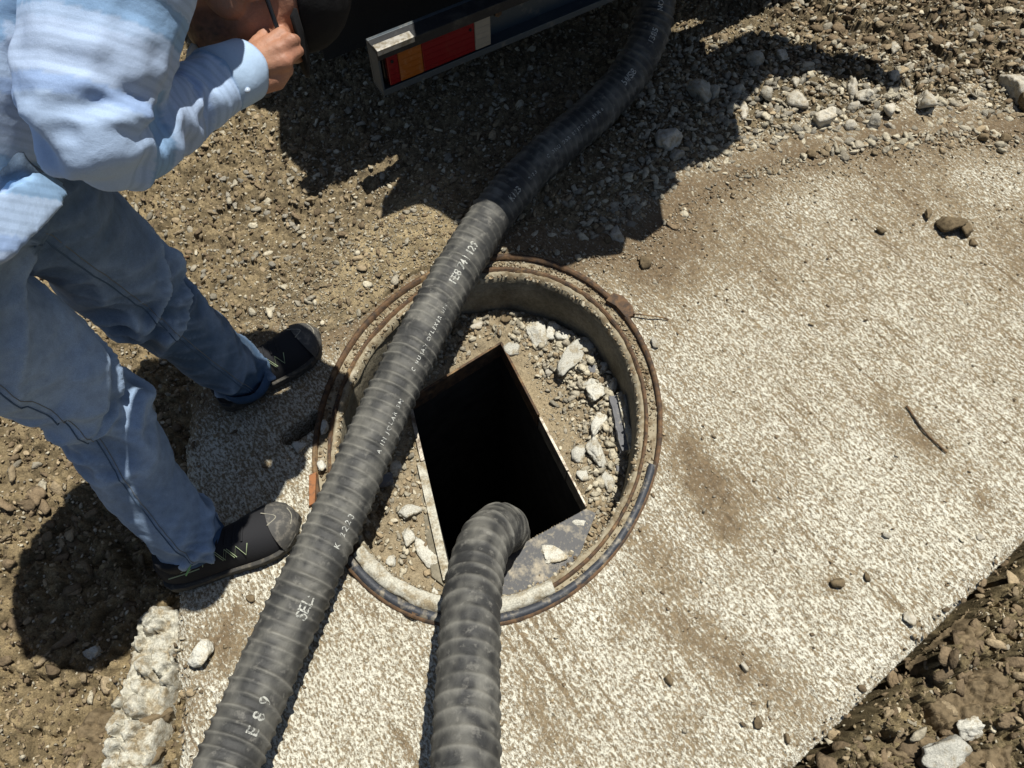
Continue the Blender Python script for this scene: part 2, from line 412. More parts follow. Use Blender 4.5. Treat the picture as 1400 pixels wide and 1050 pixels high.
dkr = sstep(.55, 1.1, x)*sstep(1.62, 1.95, y)
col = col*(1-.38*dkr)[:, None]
col = col*(1+.55*(cl[3]-.5)+.45*(cl[4]-.5)*(1-smooth))[:, None]
col = col*np.array([.97, .945, .85])*1.0
col = np.clip(col, .02, .6)
v = np.c_[x, y, z]
v2, f2, used = compact(v, f)
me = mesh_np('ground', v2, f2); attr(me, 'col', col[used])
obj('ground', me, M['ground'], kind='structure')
del X, Y

def gz(pts):
    pts = np.atleast_2d(pts); return ground_h(pts[:, 0].copy(), pts[:, 1].copy())

# ------------------------------------------------------------ slab
ST = math.radians(-54)
def slab_h(x, y):
    u = (x*math.cos(ST)+y*math.sin(ST)); w = (-x*math.sin(ST)+y*math.cos(ST))
    # streaked popcorn relief
    near = sstep(.75, .35, y)*sstep(.35, .0, x)
    k = .50+.40*near
    wx = x*1.0; 
    m1 = pn2(u*135*k+.6*pn2(u*60, w*60, 71), w*150+.6*pn2(u*60, w*60, 72), 41)
    m2 = pn2(u*240*k, w*270, 42)
    m = m1*.75+m2*.4
    st = fbm(u*7, w*55, 3, 43)
    big = fbm(x*3, y*3, 3, 44)
    h = .0010*np.tanh(m*2.6)+.0024*st+.003*big+.0022*np.maximum(fbm(x*45, y*45, 3, 46), 0)
    # pits and brushed gouges
    f1, f2, cid = worley(u*9, w*42, 45)
    h -= .0035*(cid > .90)*sstep(.30, .05, f1)
    return h, m, st, u, w
sx = np.arange(-.80, 1.62, .0027); sy = np.arange(-.10, 1.92, .0027)
X, Y = tensor(sx, sy); x, y = X.ravel(), Y.ravel()
h, m, stx, u, w = slab_h(x, y)
dT = seg_dist(x, y, TOPB); dL = seg_dist(x, y, LEFTB); dF = seg_dist(x, y, FRB)
ins = inpoly(x, y, POLY)
near_top = (dT < dL) & (dT < dF)
rag = .006*fbm(x*25, y*25, 4, 51)
ok = (ins & ((dL+rag*1.6 > .004)) & ((dF+rag*.35 > .002))) | (~ins & near_top & (dT < np.where(x > .25, .20, .07)+rag*2) & (dL > .1) & (dF > .1))
rr = rimr(x, y); ok &= rr > .993
# crumbled left edge
edge = np.minimum(dL, dF); z = h-.010*sstep(.03, 0, edge+rag)
# narrow slot sunk beside the frame
sx0, sy0, _ = G(396, 598); sx1, sy1, _ = G(432, 572)
ds = seg_dist(x, y, [(sx0, sy0), (sx1, sy1)]); z = z-.09*sstep(.020, .014, ds)
# broken notch in front of the hose, left of the rim
nt = gauss(x, y, 478, 775, .035)+gauss(x, y, 560, 845, .02)
z = z-.012*sstep(.4, .9, nt+rag*20)
dm = (gauss(x, y, 955, 640, .05, .95, rx=.13, ang=ST)+gauss(x, y, 900, 760, .05, .5, rx=.12, ang=ST)+gauss(x, y, 1000, 900, .055, .65, rx=.16, ang=ST+.3)
      + gauss(x, y, 985, 720, .05, .45, rx=.10, ang=ST)+gauss(x, y, 1250, 590, .045, .55, rx=.14, ang=ST)+gauss(x, y, 1140, 800, .025, .55)+gauss(x, y, 1340, 690, .02, .7)
      + gauss(x, y, 740, 980, .04, .4, rx=.09, ang=ST)+gauss(x, y, 700, 880, .03, .25)+gauss(x, y, 1000, 330, .16, .40)+gauss(x, y, 1250, 260, .16, .38)
      + gauss(x, y, 900, 370, .10, .55)+gauss(x, y, 1395, 340, .10, .45)+gauss(x, y, 930, 1010, .06, .35)+gauss(x, y, 300, 880, .06, .75)+gauss(x, y, 260, 980, .05, .3)
      + gauss(x, y, 330, 845, .035, .5)+gauss(x, y, 860, 840, .03, .35)+gauss(x, y, 780, 345, .05, .7)+gauss(x, y, 1060, 640, .07, .22))
brk = .5+1.0*(fbm(x*20+.5*u*20, y*20, 4, 63)+.45); dm = dm*np.clip(brk, .15, 1.6)
dm += .60*sstep(.0, .22, -fbm(u*3.0, w*95, 3, 69)-.16)*sstep(.15, -.15, fbm(x*5, y*5, 2, 70))
dm += .85*sstep(.16, .0, dT)*(.5+.7*fbm(x*8, y*8, 3, 61)+.3)
dm += .22*fbm(x*4.5, y*4.5, 4, 62)+.20*stx+.12*fbm(u*12, w*60, 3, 64)
dm += .20*sstep(.35, 1.3, y)+.20
fine = fbm(x*150, y*150, 2, 66)
lv = m*.72+.30*fine-(dm-.30)*.95
pale = sstep(-.22, .26, lv)
pc = np.array([.60, .565, .455]); dc = np.array([.20, .155, .095]); dc2 = np.array([.135, .098, .058])
dcol = lerp3(dc, dc2, sstep(.45, 1.2, dm))
dcol = dcol*(1+.5*fine+.35*fbm(x*60, y*60, 3, 68))[:, None]
lv0 = np.maximum(m*.22+.16*stx-(dm-.30)*.95, -.66+.12*fine)
col = dcol
# thin dust over everything on the near left
warm = sstep(.6, 0, dT)*.35
kq = ok.reshape(X.shape); keep = kq[:-1, :-1] & kq[1:, 1:] & kq[1:, :-1] & kq[:-1, 1:]
f = grid_faces(len(sx), len(sy), keep)
v2, f2, used = compact(np.c_[x, y, z], f); c2 = col[used]; lvu = lv0[used]
# side faces down from every free edge
e = np.concatenate([f2[:, [0, 1]], f2[:, [1, 2]], f2[:, [2, 3]], f2[:, [3, 0]]])
key = np.sort(e, 1); kk = key[:, 0].astype(np.int64)*len(v2)+key[:, 1]
uq, inv, cnt = np.unique(kk, return_inverse=True, return_counts=True)
be = e[cnt[inv] == 1]; bv = np.unique(be); mp = -np.ones(len(v2), int); mp[bv] = np.arange(len(bv))
lows = []
n0 = len(v2); rings = [v2]; cols = [c2]; faces = [f2]; prev = bv.copy()
for k, dz in enumerate((.02, .05, .09, .15)):
    p = v2[bv].copy(); p[:, 2] -= dz; j = .004*(k+1)**.5
    p[:, 0] += j*fbm(p[:, 0]*60+k, p[:, 1]*60, 2, 90); p[:, 1] += j*fbm(p[:, 0]*60, p[:, 1]*60+k, 2, 91)
    rings.append(p); cols.append(c2[bv]*np.array([.75, .72, .62])*.9)
    cur = np.arange(len(bv))+n0+k*len(bv)
    a = prev[mp[be[:, 0]]]; b = prev[mp[be[:, 1]]]
    c = cur[mp[be[:, 1]]]; d = cur[mp[be[:, 0]]]
    faces.append(np.stack([b, a, d, c], 1)); prev = cur
me = mesh_np('concrete_slab', np.vstack(rings), np.vstack(faces)); attr(me, 'col', np.vstack(cols)); attr(me, 'lv', np.r_[lvu, np.tile(lvu[bv]*.3-.15, 4)])
obj('concrete_slab', me, M['slab'], kind='structure')
del X, Y

# ------------------------------------------------------------ rock shapes
def ico(sub):
    import bmesh
    bm = bmesh.new(); bmesh.ops.create_icosphere(bm, subdivisions=sub, radius=1)
    v = np.array([p.co[:] for p in bm.verts]); f = np.array([[q.index for q in p.verts] for p in bm.faces]); bm.free(); return v, f
ICO = {k: ico(k) for k in (1, 2, 3, 4)}
def rockshape(sub, r, planes=9, rough=.06, seed=0):
    v, f = ICO[sub]
    planes = max(6, planes-2); n = r.normal(size=(planes, 3)); n /= np.linalg.norm(n, axis=1)[:, None]; d = r.uniform(.32, .78, planes)
    dots = v@n.T; rad = np.min(np.where(dots > .05, d/np.maximum(dots, .05), 9), axis=1); rad = np.minimum(rad, 1.12)
    p = v*rad[:, None]
    if rough: p = p+v*(vn3(p[:, 0]*3+seed, p[:, 1]*3, p[:, 2]*3, 3)*rough+vn3(p[:, 0]*8+seed, p[:, 1]*8, p[:, 2]*8, 4)*rough*.6)[:, None]
    return p, f
LIB = {s: [rockshape(s, rng, 8+i % 5, .05 if s > 1 else 0, i*3.1) for i in range(20)] for s in (1, 2)}
def rotm(n, r, tilt=PI):
    q = r.normal(size=(n, 4)); q /= np.linalg.norm(q, axis=1)[:, None]
    w, x, y, z = q.T
    return np.stack([np.stack([1-2*(y*y+z*z), 2*(x*y-z*w), 2*(x*z+y*w)], -1), np.stack([2*(x*y+z*w), 1-2*(x*x+z*z), 2*(y*z-x*w)], -1), np.stack([2*(x*z-y*w), 2*(y*z+x*w), 1-2*(x*x+y*y)], -1)], 1)
def scatter_mesh(name, P, S, C, sub, mt, flat=.65, **kw):
    "one joined mesh of many rocks: P centres, S half sizes, C colours"
    n = len(P); R = rotm(n, rng); vs = []; fs = []; cs = []; base = 0; kind = rng.integers(0, 20, n)
    asp = np.c_[rng.uniform(.85, 1.35, n), rng.uniform(.55, .95, n), rng.uniform(.38, .72, n)]
    for k in range(20):
        idx = np.where(kind == k)[0]
        if not len(idx): continue
        v, f = LIB[sub][k]
        q = v[None]*(asp[idx]*S[idx, None])[:, None, :]
        q = np.einsum('nij,nvj->nvi', R[idx], q); q[..., 2] *= flat; q += P[idx][:, None, :]
        m = len(v); vs.append(q.reshape(-1, 3)); fs.append((f[None]+(np.arange(len(idx))*m)[:, None, None]+base).reshape(-1, 3))
        cs.append(np.repeat(C[idx], m, 0)); base += m*len(idx)
    me = mesh_np(name, np.vstack(vs), np.vstack(fs), smooth=False); attr(me, 'col', np.vstack(cs))
    return obj(name, me, mt, **kw)
def pxpoly(L, z=0): return np.array([G(*p, z)[:2] for p in L])
def sample_poly(P, n):
    lo = P.min(0); hi = P.max(0); out = []
    c = 0
    while c < n:
        q = rng.uniform(lo, hi, (n*2, 2)); q = q[inpoly(q[:, 0], q[:, 1], P)]; out.append(q); c += len(q)
    return np.vstack(out)[:n]
cream = np.array([.48, .43, .32]); greyst = np.array([.33, .295, .225]); brown = np.array([.19, .14, .085]); tanst = np.array([.34, .265, .165])
def stone_cols(n, w):
    base = np.array([cream, greyst, brown, tanst]); k = rng.choice(4, n, p=w)
    return np.clip(base[k]*rng.uniform(.7, 1.25, (n, 1)), .03, .7)

def surf(pts):
    z, sd, zl, zf, zt, sm, cl, ins = gz(pts)
    hs = slab_h(pts[:, 0], pts[:, 1])[0]
    on = ins & (z < hs)
    return np.where(ins, np.maximum(z, hs), z), on
def field(name, poly, n, lo, hi, pw, w, sub, label=None, sink=.25, mask=None, flat=.65):
    p = sample_poly(pxpoly(poly), n)
    if mask is None: p = p+rng.normal(size=p.shape)*np.array([.022, .022])*(rng.uniform(0, 1, (len(p), 1))**.5)*1.6
    if mask is not None: p = p[mask(p)]
    p = p[rimr(p[:, 0], p[:, 1]) > 1.02]
    s = lo*(hi/lo)**(rng.uniform(0, 1, len(p))**pw)
    z, on = surf(p)
    k_ = ~(on & (s > .012) & (seg_dist(p[:, 0], p[:, 1], TOPB) > .15)); p, s, z = p[k_], s[k_], z[k_]
    P = np.c_[p, z+s*flat*(1-2*sink)*.7]
    C = stone_cols(len(p), w)
    return P, s, C
GR = {1: [], 2: []}
L_top = [(-100, 120), (380, -90), (1500, -90), (1500, 190), (1200, 200), (1000, 240), (870, 335), (640, 350), (500, 430), (330, 510), (200, 560), (-100, 560)]
GR[1].append(field('a', L_top, 40000, .0022, .010, 1.3, [.16, .24, .30, .30], 1))
GR[2].append(field('b', L_top, 7000, .006, .018, 1.9, [.18, .24, .28, .30], 2))
L_pile = [(880, 60), (1050, 40), (1260, 90), (1440, 100), (1440, 190), (1230, 205), (1100, 215), (1000, 235), (880, 290), (820, 330), (780, 300), (850, 180)]
GR[2].append(field('c', L_pile, 2000, .007, .021, 1.3, [.45, .35, .08, .12], 2))
GR[1].append(field('c1', L_pile, 2000, .003, .008, 1.2, [.4, .3, .15, .15], 1))
L_rt = [(1000, -80), (1480, -80), (1480, 130), (1250, 100), (1060, 50)]
GR[2].append(field('d', L_rt, 1500, .008, .026, 1.6, [.12, .12, .61, .15], 2))
L_sand = [(400, 350), (600, 280), (680, 300), (640, 352), (560, 378), (490, 440), (400, 470), (330, 430)]
L_edge = [(330, 530), (500, 440), (600, 360), (740, 330), (870, 325), (930, 270), (1000, 225), (1200, 178), (1480, 170), (1480, 330), (1200, 290), (1000, 350), (860, 420)]
GR[1].append(field('k', L_edge, 7000, .0022, .007, 1.3, [.2, .15, .4, .25], 1, mask=lambda p: rng.uniform(0, 1, len(p)) < np.exp(-seg_dist(p[:, 0], p[:, 1], TOPB)/.06)))
GR[2].append(field('l', L_edge, 900, .006, .014, 1.6, [.35, .2, .25, .2], 2, mask=lambda p: rng.uniform(0, 1, len(p)) < np.exp(-seg_dist(p[:, 0], p[:, 1], TOPB)/.035)))
GR[1].append(field('e', L_sand, 2600, .0022, .006, 1.5, [.3, .3, .15, .25], 1))
L_left = [(-250, 540), (250, 540), (250, 700), (240, 1150), (-250, 1150)]
GR[1].append(field('f', L_left, 6000, .003, .009, 1.2, [.15, .05, .45, .35], 1))
GR[2].append(field('g', L_left, 650, .008, .028, 1.8, [.08, .02, .6, .3], 2))
L_fr = [(1060, 1090), (1500, 655), (1600, 800), (1600, 1200), (1060, 1200)]
GR[1].append(field('h', L_fr, 3000, .003, .008, 1.4, [.1, .1, .6, .2], 1))
GR[2].append(field('i', L_fr, 620, .008, .034, 1.7, [.05, .02, .68, .25], 2))
for k in GR:
    P = np.vstack([a[0] for a in GR[k]]); S = np.concatenate([a[1] for a in GR[k]]); C = np.vstack([a[2] for a in GR[k]])
    if k == 1: scatter_mesh('fine_gravel', P, S, C, 1, M['gravel'], kind='stuff', label='fine gravel and grit strewn over the dirt around the slab', category='gravel')
    else: scatter_mesh('coarse_gravel', P, S, C, 2, M['gravel'], kind='stuff', label='coarse angular gravel and small clods lying on the dirt', category='gravel')
# crumbs lying on the slab
L_slab = [(250, 1060), (250, 560), (500, 430), (740, 345), (870, 345), (1000, 250), (1200, 200), (1500, 200), (1500, 650), (1095, 1045), (1060, 1100)]
p = sample_poly(pxpoly(L_slab), 9000); p = p[rimr(p[:, 0], p[:, 1]) > 1.02]
dt = seg_dist(p[:, 0], p[:, 1], TOPB); w_ = .12+.88*np.exp(-dt/.13)
brush = (gauss(p[:, 0], p[:, 1], 1000, 940, .10, .5)+gauss(p[:, 0], p[:, 1], 950, 640, .10, .3)+gauss(p[:, 0], p[:, 1], 290, 900, .12, .8)+gauss(p[:, 0], p[:, 1], 1380, 300, .15, .5))
p = p[rng.uniform(0, 1, len(p)) < w_+brush]
s = .0018*(.0085/.0018)**(rng.uniform(0, 1, len(p))**2.2)
P = np.c_[p, slab_h(p[:, 0], p[:, 1])[0]+s*.3]
scatter_mesh('soil_crumbs', P, s, stone_cols(len(p), [.15, .15, .5, .2]), 1, M['gravel'], kind='stuff', label='small crumbs of soil and grit scattered on the slab', category='crumbs')
print('fields done')

ROCKME = {}
def rock(name, label, cat, px, py, w, h_, mt, ang=0, z=None, thick=.6, seed=None, sink=.2, group=None, sub=3, tilt=0, blocky=False):
    "a single stone: w, h_ are its extents in photo pixels"
    sub = 4 if w*h_ > 700 else 3
    x, y, _ = G(px, py, 0 if z is None else z)
    if z is None: z = float(surf(np.array([[x, y]]))[0][0])
    x, y, _ = G(px, py, z)
    d = ((CAM_H-z)*CS+y*SN); k = 1/1050*d
    vang = math.atan2(y, CAM_H-z)
    a = w*k/2; b = h_*k/2/max(.75, math.cos(vang)); c = min(a, b)*thick*1.25
    r = np.random.default_rng(int(px*7+py*13) if seed is None else seed)
    if blocky:
        v, f = ICO[sub]
        n = np.vstack([np.eye(3), -np.eye(3), r.normal(size=(7, 3))]); n += r.normal(size=n.shape)*.30; n /= np.linalg.norm(n, axis=1)[:, None]
        dd = np.r_[r.uniform(.6, .85, 6), r.uniform(.65, 1.0, 7)]
        dots = v@n.T; rad = np.minimum(np.min(np.where(dots > .05, dd/np.maximum(dots, .05), 9), axis=1), 1.3)
        p = v*rad[:, None]/.8; p += v*(vn3(p[:, 0]*2.5+px, p[:, 1]*2.5, p[:, 2]*2.5, 3)*.16+vn3(p[:, 0]*8+px, p[:, 1]*8, p[:, 2]*8, 3)*.08)[:, None]
    else:
        p, f = rockshape(sub, r, 9+int(r.integers(0, 5)), .10, px*.1)
    p = p*np.array([a, b, c])
    cc, ss = math.cos(ang), math.sin(ang)
    R = np.array([[cc, -ss, 0], [ss, cc, 0], [0, 0, 1]])@np.array([[1, 0, 0], [0, math.cos(tilt), -math.sin(tilt)], [0, math.sin(tilt), math.cos(tilt)]])
    p = p@R.T
    zmin = p[:, 2].min(); zc = z-zmin*(1-sink*1.4)
    me = mesh_np(name, p, f, smooth=False)
    o = obj(name, me, mt); o.location = (x, y, zc); o['label'] = label; o['category'] = cat
    if group: o['group'] = group
    return o

# ------------------------------------------------------------ manhole frame and chamber
NS = 320
def ringloft(name, prof, mt, parent=None, a0=0, a1=2*PI, nz=.0, zn=.0, seed=1, closed=True, cap=False, **kw):
    "prof: (radius ratio, z) pairs swept round the manhole ellipse"
    n = int(NS*(a1-a0)/(2*PI)); th = np.linspace(a0, a1, n, endpoint=not closed)
    np_ = len(prof); v = []
    for j, (r, z) in enumerate(prof):
        w1 = vn3(np.cos(th)*14, np.sin(th)*14, np.full(n, j*.4), seed)+.5*vn3(np.cos(th)*45, np.sin(th)*45, np.full(n, j*.9), seed+3)
        w2 = vn3(np.cos(th)*20, np.sin(th)*20, np.full(n, j*.4+9), seed+7)+.5*vn3(np.cos(th)*60, np.sin(th)*60, np.full(n, j*.9), seed+4)
        rr_ = r+nz*w1
        px_ = RC[0]+rr_*(E1[0]*RA[1]*np.cos(th)+E0[0]*RA[0]*np.sin(th)); py_ = RC[1]+rr_*(E1[1]*RA[1]*np.cos(th)+E0[1]*RA[0]*np.sin(th))
        v.append(np.c_[px_, py_, z+zn*w2])
    v = np.vstack(v); f = []
    for j in range(np_-1):
        i = np.arange(n if closed else n-1); i2 = (i+1) % n
        f.append(np.stack([j*n+i, (j+1)*n+i, (j+1)*n+i2, j*n+i2], 1))
    f = np.vstack(f).astype(int)
    sgn = -1 if (E1[0]*E0[1]-E1[1]*E0[0]) < 0 else 1
    if sgn > 0: f = f[:, ::-1]
    return obj(name, mesh_np(name, v, f), mt, parent, **kw)
frame = thing('manhole_surround', 'round rusty steel manhole frame set flush in the concrete slab, its cover missing', 'manhole')
ringloft('outer_rim', [(1.012, -.03), (1.012, .0045), (.990, .0055), (.986, -.012)], M['rust'], frame, nz=.0012, zn=.0006, seed=3)
ringloft('flange', [(.990, -.010), (.955, -.011), (.925, -.013)], M['dustymortar'], frame, nz=.001, zn=.001, seed=4)
ringloft('inner_rim', [(.932, -.014), (.930, -.001), (.914, -.001), (.910, -.03)], M['rust'], frame, nz=.0012, zn=.0005, seed=5)
# proud blue-black band along the near side, where the flange is scraped clean
def wa(px, py):
    gx_, gy_, _ = G(px, py); dx, dy = gx_-RC[0], gy_-RC[1]
    return math.atan2((dx*E0[0]+dy*E0[1])/RA[0], (dx*E1[0]+dy*E1[1])/RA[1])
def wrap(a, lo): 
    while a < lo: a += 2*PI
    return a
a0 = wa(478, 765); a1 = wrap(wa(598, 858), a0)
ringloft('scraped_band', [(1.0, -.01), (.998, .006), (.962, .007), (.958, -.012)], M['rimsteel'], frame, a0=a0, a1=wrap(wa(905, 640), a0), closed=False, nz=.0015, zn=.0008, seed=6)
# lug at the upper right of the rim
lx, ly, _ = G(857, 420)
mb = MB()
lp = [G(*p)[:2] for p in [(838, 402), (852, 406), (864, 420), (868, 432), (856, 436), (842, 420), (828, 412)]]
mb.prism(lp, -.02, .006); mb.build('lug', M['rust'], frame, bevel=.001)
# broken mortar bed inside the rim
mo = ringloft('mortar_bed', [(.915, -.012), (.905, -.007), (.893, -.010), (.880, -.014), (.872, -.03)], M['dustymortar'], frame, nz=.005, zn=.0035, seed=9)
ringloft('pale_lip', [(.958, -.012), (.952, .006), (.915, .008), (.893, .004), (.886, -.014)], M['mortar'], frame, a0=a0, a1=wrap(wa(760, 812), a0), closed=False, nz=.006, zn=.004, seed=19)
ch = thing('manhole_chamber', 'shallow round concrete chamber wall below the manhole frame', 'manhole chamber')
ringloft('chamber_wall', [(.893, -.018), (.876, -.03), (.870, -.08), (.868, -.13), (.866, -.24)], M['chamber'], ch, nz=.0035, zn=.002, seed=11)
# crumbs packed on the flange
n = 2600; th = rng.uniform(0, 2*PI, n)
am = rng.uniform(0, 1, n)
keepw = np.array([.9 if .2 < (t % (2*PI)) < 2.9 else .45 for t in th]); m_ = am < keepw
th = th[m_]; r_ = rng.uniform(.935, .984, len(th))
P = np.array([rimpt(t, r) for t, r in zip(th, r_)]); S = .002*(.007/.002)**(rng.uniform(0, 1, len(th))**1.6); P[:, 2] = -.011+S*.35
scatter_mesh('flange_crumbs', P, S, stone_cols(len(th), [.15, .0, .45, .4]), 1, M['gravel'], kind='stuff', label='dirt and grit packed in the groove of the manhole frame', category='crumbs')
n = 900; th = rng.uniform(0, 2*PI, n); r_ = rng.uniform(.872, .905, n)
P = np.array([rimpt(t, r) for t, r in zip(th, r_)]); S = .003*(.010/.003)**(rng.uniform(0, 1, n)**1.6); P[:, 2] = -.012
scatter_mesh('mortar_crumbs', P, S, stone_cols(n, [.35, .1, .25, .3]), 1, M['gravel'], kind='stuff', label='white crumbs of broken mortar along the inner rim', category='crumbs')

# chamber floor with the rectangular shaft opening
ZF = -.170
OPEN = [G(*p, ZF)[:2] for p in [(560, 549), (685, 472), (801, 695), (616, 794)]]
def floor_h(x, y):
    r = rimr(x, y)
    pile = sstep(.45, .85, r)
    gx_, gy_, _ = G(860, 560, ZF)
    zr = (gauss(x, y, 830, 560, .07, .035, ZF, rx=.16, ang=-.9)+gauss(x, y, 790, 490, .07, .03, ZF)+gauss(x, y, 690, 445, .10, .022, ZF)+gauss(x, y, 800, 640, .06, .02, ZF)
          + gauss(x, y, 540, 690, .08, .02, ZF)+gauss(x, y, 520, 620, .08, .02, ZF)+gauss(x, y, 620, 455, .08, .02, ZF))
    n1 = fbm(x*40, y*40, 4, 81); n2 = fbm(x*130, y*130, 2, 82)
    flat = gauss(x, y, 735, 545, .05, 1, ZF, rx=.11, ang=-1.0)
    return ZF+zr*(1+.5*n1)+(.004+.004*sstep(.02, .0, -zr+.02))*n1*(1-.7*np.clip(flat, 0, 1))+.0012*n2, flat, n1, n2
xs = np.arange(RC[0]-.40, RC[0]+.40, .0032); ys = np.arange(RC[1]-.45, RC[1]+.45, .0032)
X, Y = tensor(xs, ys); x, y = X.ravel(), Y.ravel()
z, flat_, n1, n2 = floor_h(x, y)
OP = np.array(OPEN); ok = (rimr(x, y) < .885) & ~inpoly(x, y, OP)
kq = ok.reshape(X.shape); keep = kq[:-1, :-1] & kq[1:, 1:] & kq[1:, :-1] & kq[:-1, 1:]
f = grid_faces(len(xs), len(ys), keep); v2, f2, used = compact(np.c_[x, y, z], f)
col = lerp3((.20, .155, .095), (.34, .28, .185), np.clip(.5+.5*n1+.3*n2, 0, 1)); col = col*(1-.6*np.clip(flat_, 0, 1))[:, None]+np.array([.36, .285, .175])*(.9+.3*n2)[:, None]*(.6*np.clip(flat_, 0, 1))[:, None]
me = mesh_np('chamber_floor', v2, f2); attr(me, 'col', np.clip(col, .02, .7)[used])
obj('chamber_floor', me, M['ground'], ch)
# shaft
sh = thing('shaft', 'black rectangular shaft opening down from the chamber floor', 'shaft')
mb = MB(); zb = -2.6
n = 4
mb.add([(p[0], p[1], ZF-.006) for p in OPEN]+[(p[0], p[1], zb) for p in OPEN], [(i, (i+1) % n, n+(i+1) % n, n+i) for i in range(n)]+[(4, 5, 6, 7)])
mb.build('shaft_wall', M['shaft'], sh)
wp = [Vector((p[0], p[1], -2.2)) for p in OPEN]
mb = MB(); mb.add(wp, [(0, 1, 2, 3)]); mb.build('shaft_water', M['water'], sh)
# steel edge frame round the opening
fr = thing('opening_edging', 'thin worn steel edging around the rectangular shaft opening', 'steel edging')
cen = sum((Vector((*p, 0)) for p in OPEN), Vector())/4
def edgebar(a, b, w0, w1, z0, z1, name, mt, parent=fr, t0=0, t1=1):
    a = Vector((*a, 0)); b = Vector((*b, 0)); d = b-a; a2 = a+d*t0; b2 = a+d*t1
    n_ = Vector((-d.y, d.x, 0)).normalized()
    if n_.dot(cen-a) > 0: n_ = -n_          # outward
    m_ = MB(); m_.add([tuple(q+Vector((0, 0, zz))) for zz in (z0, z1) for q in (a2+n_*w0, b2+n_*w0, b2+n_*w1, a2+n_*w1)],
                      [(0, 3, 2, 1), (4, 5, 6, 7), (0, 1, 5, 4), (1, 2, 6, 5), (2, 3, 7, 6), (3, 0, 4, 7)])
    return m_.build(name, mt, parent, bevel=.0006)
edgebar(OPEN[0], OPEN[1], -.002, .004, ZF-.05, ZF+.012, 'edge_bar', M['rust'])
edgebar(OPEN[1], OPEN[2], -.003, .003, ZF-.05, ZF+.016, 'edge_bar', M['rust'], t0=0, t1=.47)
edgebar(OPEN[1], OPEN[2], -.003, .004, ZF-.05, ZF+.015, 'edge_bar', M['edge'], t0=.485, t1=.80)
edgebar(OPEN[1], OPEN[2], -.002, .003, ZF-.05, ZF+.013, 'edge_bar', M['edge'], t0=.805, t1=1)
edgebar(OPEN[3], OPEN[0], -.004, .016, ZF-.05, ZF+.020, 'edge_bar', M['mortar'], t0=.0, t1=.62)
edgebar(OPEN[3], OPEN[0], -.004, .006, ZF-.05, ZF+.014, 'edge_bar', M['edge'], t0=.63, t1=.97)
# muddy plate below the opening
pl = [G(*p, ZF+.006)[:2] for p in [(801, 696), (815, 702), (792, 760), (745, 812), (690, 818), (640, 800), (690, 757)]]
mb = MB(); mb.prism(pl, ZF-.03, ZF+.009); mb.build('steel_plate', M['platesteel'], fr, bevel=.001)
pl = [G(*p, ZF+.01)[:2] for p in [(560, 640), (582, 650), (606, 740), (606, 800), (590, 788), (578, 700)]]
mb = MB(); mb.prism(pl, ZF-.02, ZF+.008); mb.build('side_plate', M['chamber'], fr, bevel=.002)

def floor_field(L, n, lo, hi, pw, w, sub):
    p = sample_poly(np.array([G(*q, ZF)[:2] for q in L]), n); r = rimr(p[:, 0], p[:, 1])
    p = p[(r < .86) & ~inpoly(p[:, 0], p[:, 1], OP)]
    dd = seg_dist(p[:, 0], p[:, 1], OPEN+[OPEN[0]])
    s = lo*(hi/lo)**(rng.uniform(0, 1, len(p))**pw); kp = dd > s+.004; p = p[kp]; s = s[kp]
    return np.c_[p, floor_h(p[:, 0], p[:, 1])[0]+s*.25], s, stone_cols(len(p), w)
FF = [floor_field([(500, 420), (700, 410), (800, 440), (870, 520), (880, 620), (850, 700), (790, 640), (760, 560), (720, 490), (690, 460), (560, 540), (500, 560)], 1700, .004, .015, 1.4, [.42, .33, .08, .17], 2),
      floor_field([(460, 560), (560, 560), (620, 780), (620, 850), (500, 790)], 700, .004, .013, 1.5, [.40, .3, .12, .18], 2),
      floor_field([(700, 460), (860, 500), (860, 760), (740, 820), (690, 790), (790, 700), (740, 560)], 1500, .0022, .006, 1.5, [.35, .25, .15, .25], 1),
      floor_field([(790, 690), (860, 690), (800, 790), (730, 800)], 260, .004, .013, 1.5, [.2, .2, .3, .3], 2)]
chips = floor_field([(700, 440), (760, 440), (800, 455), (850, 520), (872, 600), (865, 680), (800, 700), (790, 640), (795, 560), (770, 510), (720, 470)], 420, .007, .021, 1.3, [.8, .15, .0, .05], 2)
scatter_mesh('concrete_chips', chips[0], chips[1]*1.1, chips[2]*np.array([1.08, 1.08, 1.08]), 1, M['gravel'], flat=.6, kind='stuff', label='small angular concrete chips heaped along the right chamber wall', category='rubble')
scatter_mesh('chamber_gravel', np.vstack([a[0] for a in FF]), np.concatenate([a[1] for a in FF]), np.vstack([a[2] for a in FF]), 2, M['gravel'], kind='stuff', label='loose gravel and grit lying on the chamber floor', category='gravel')
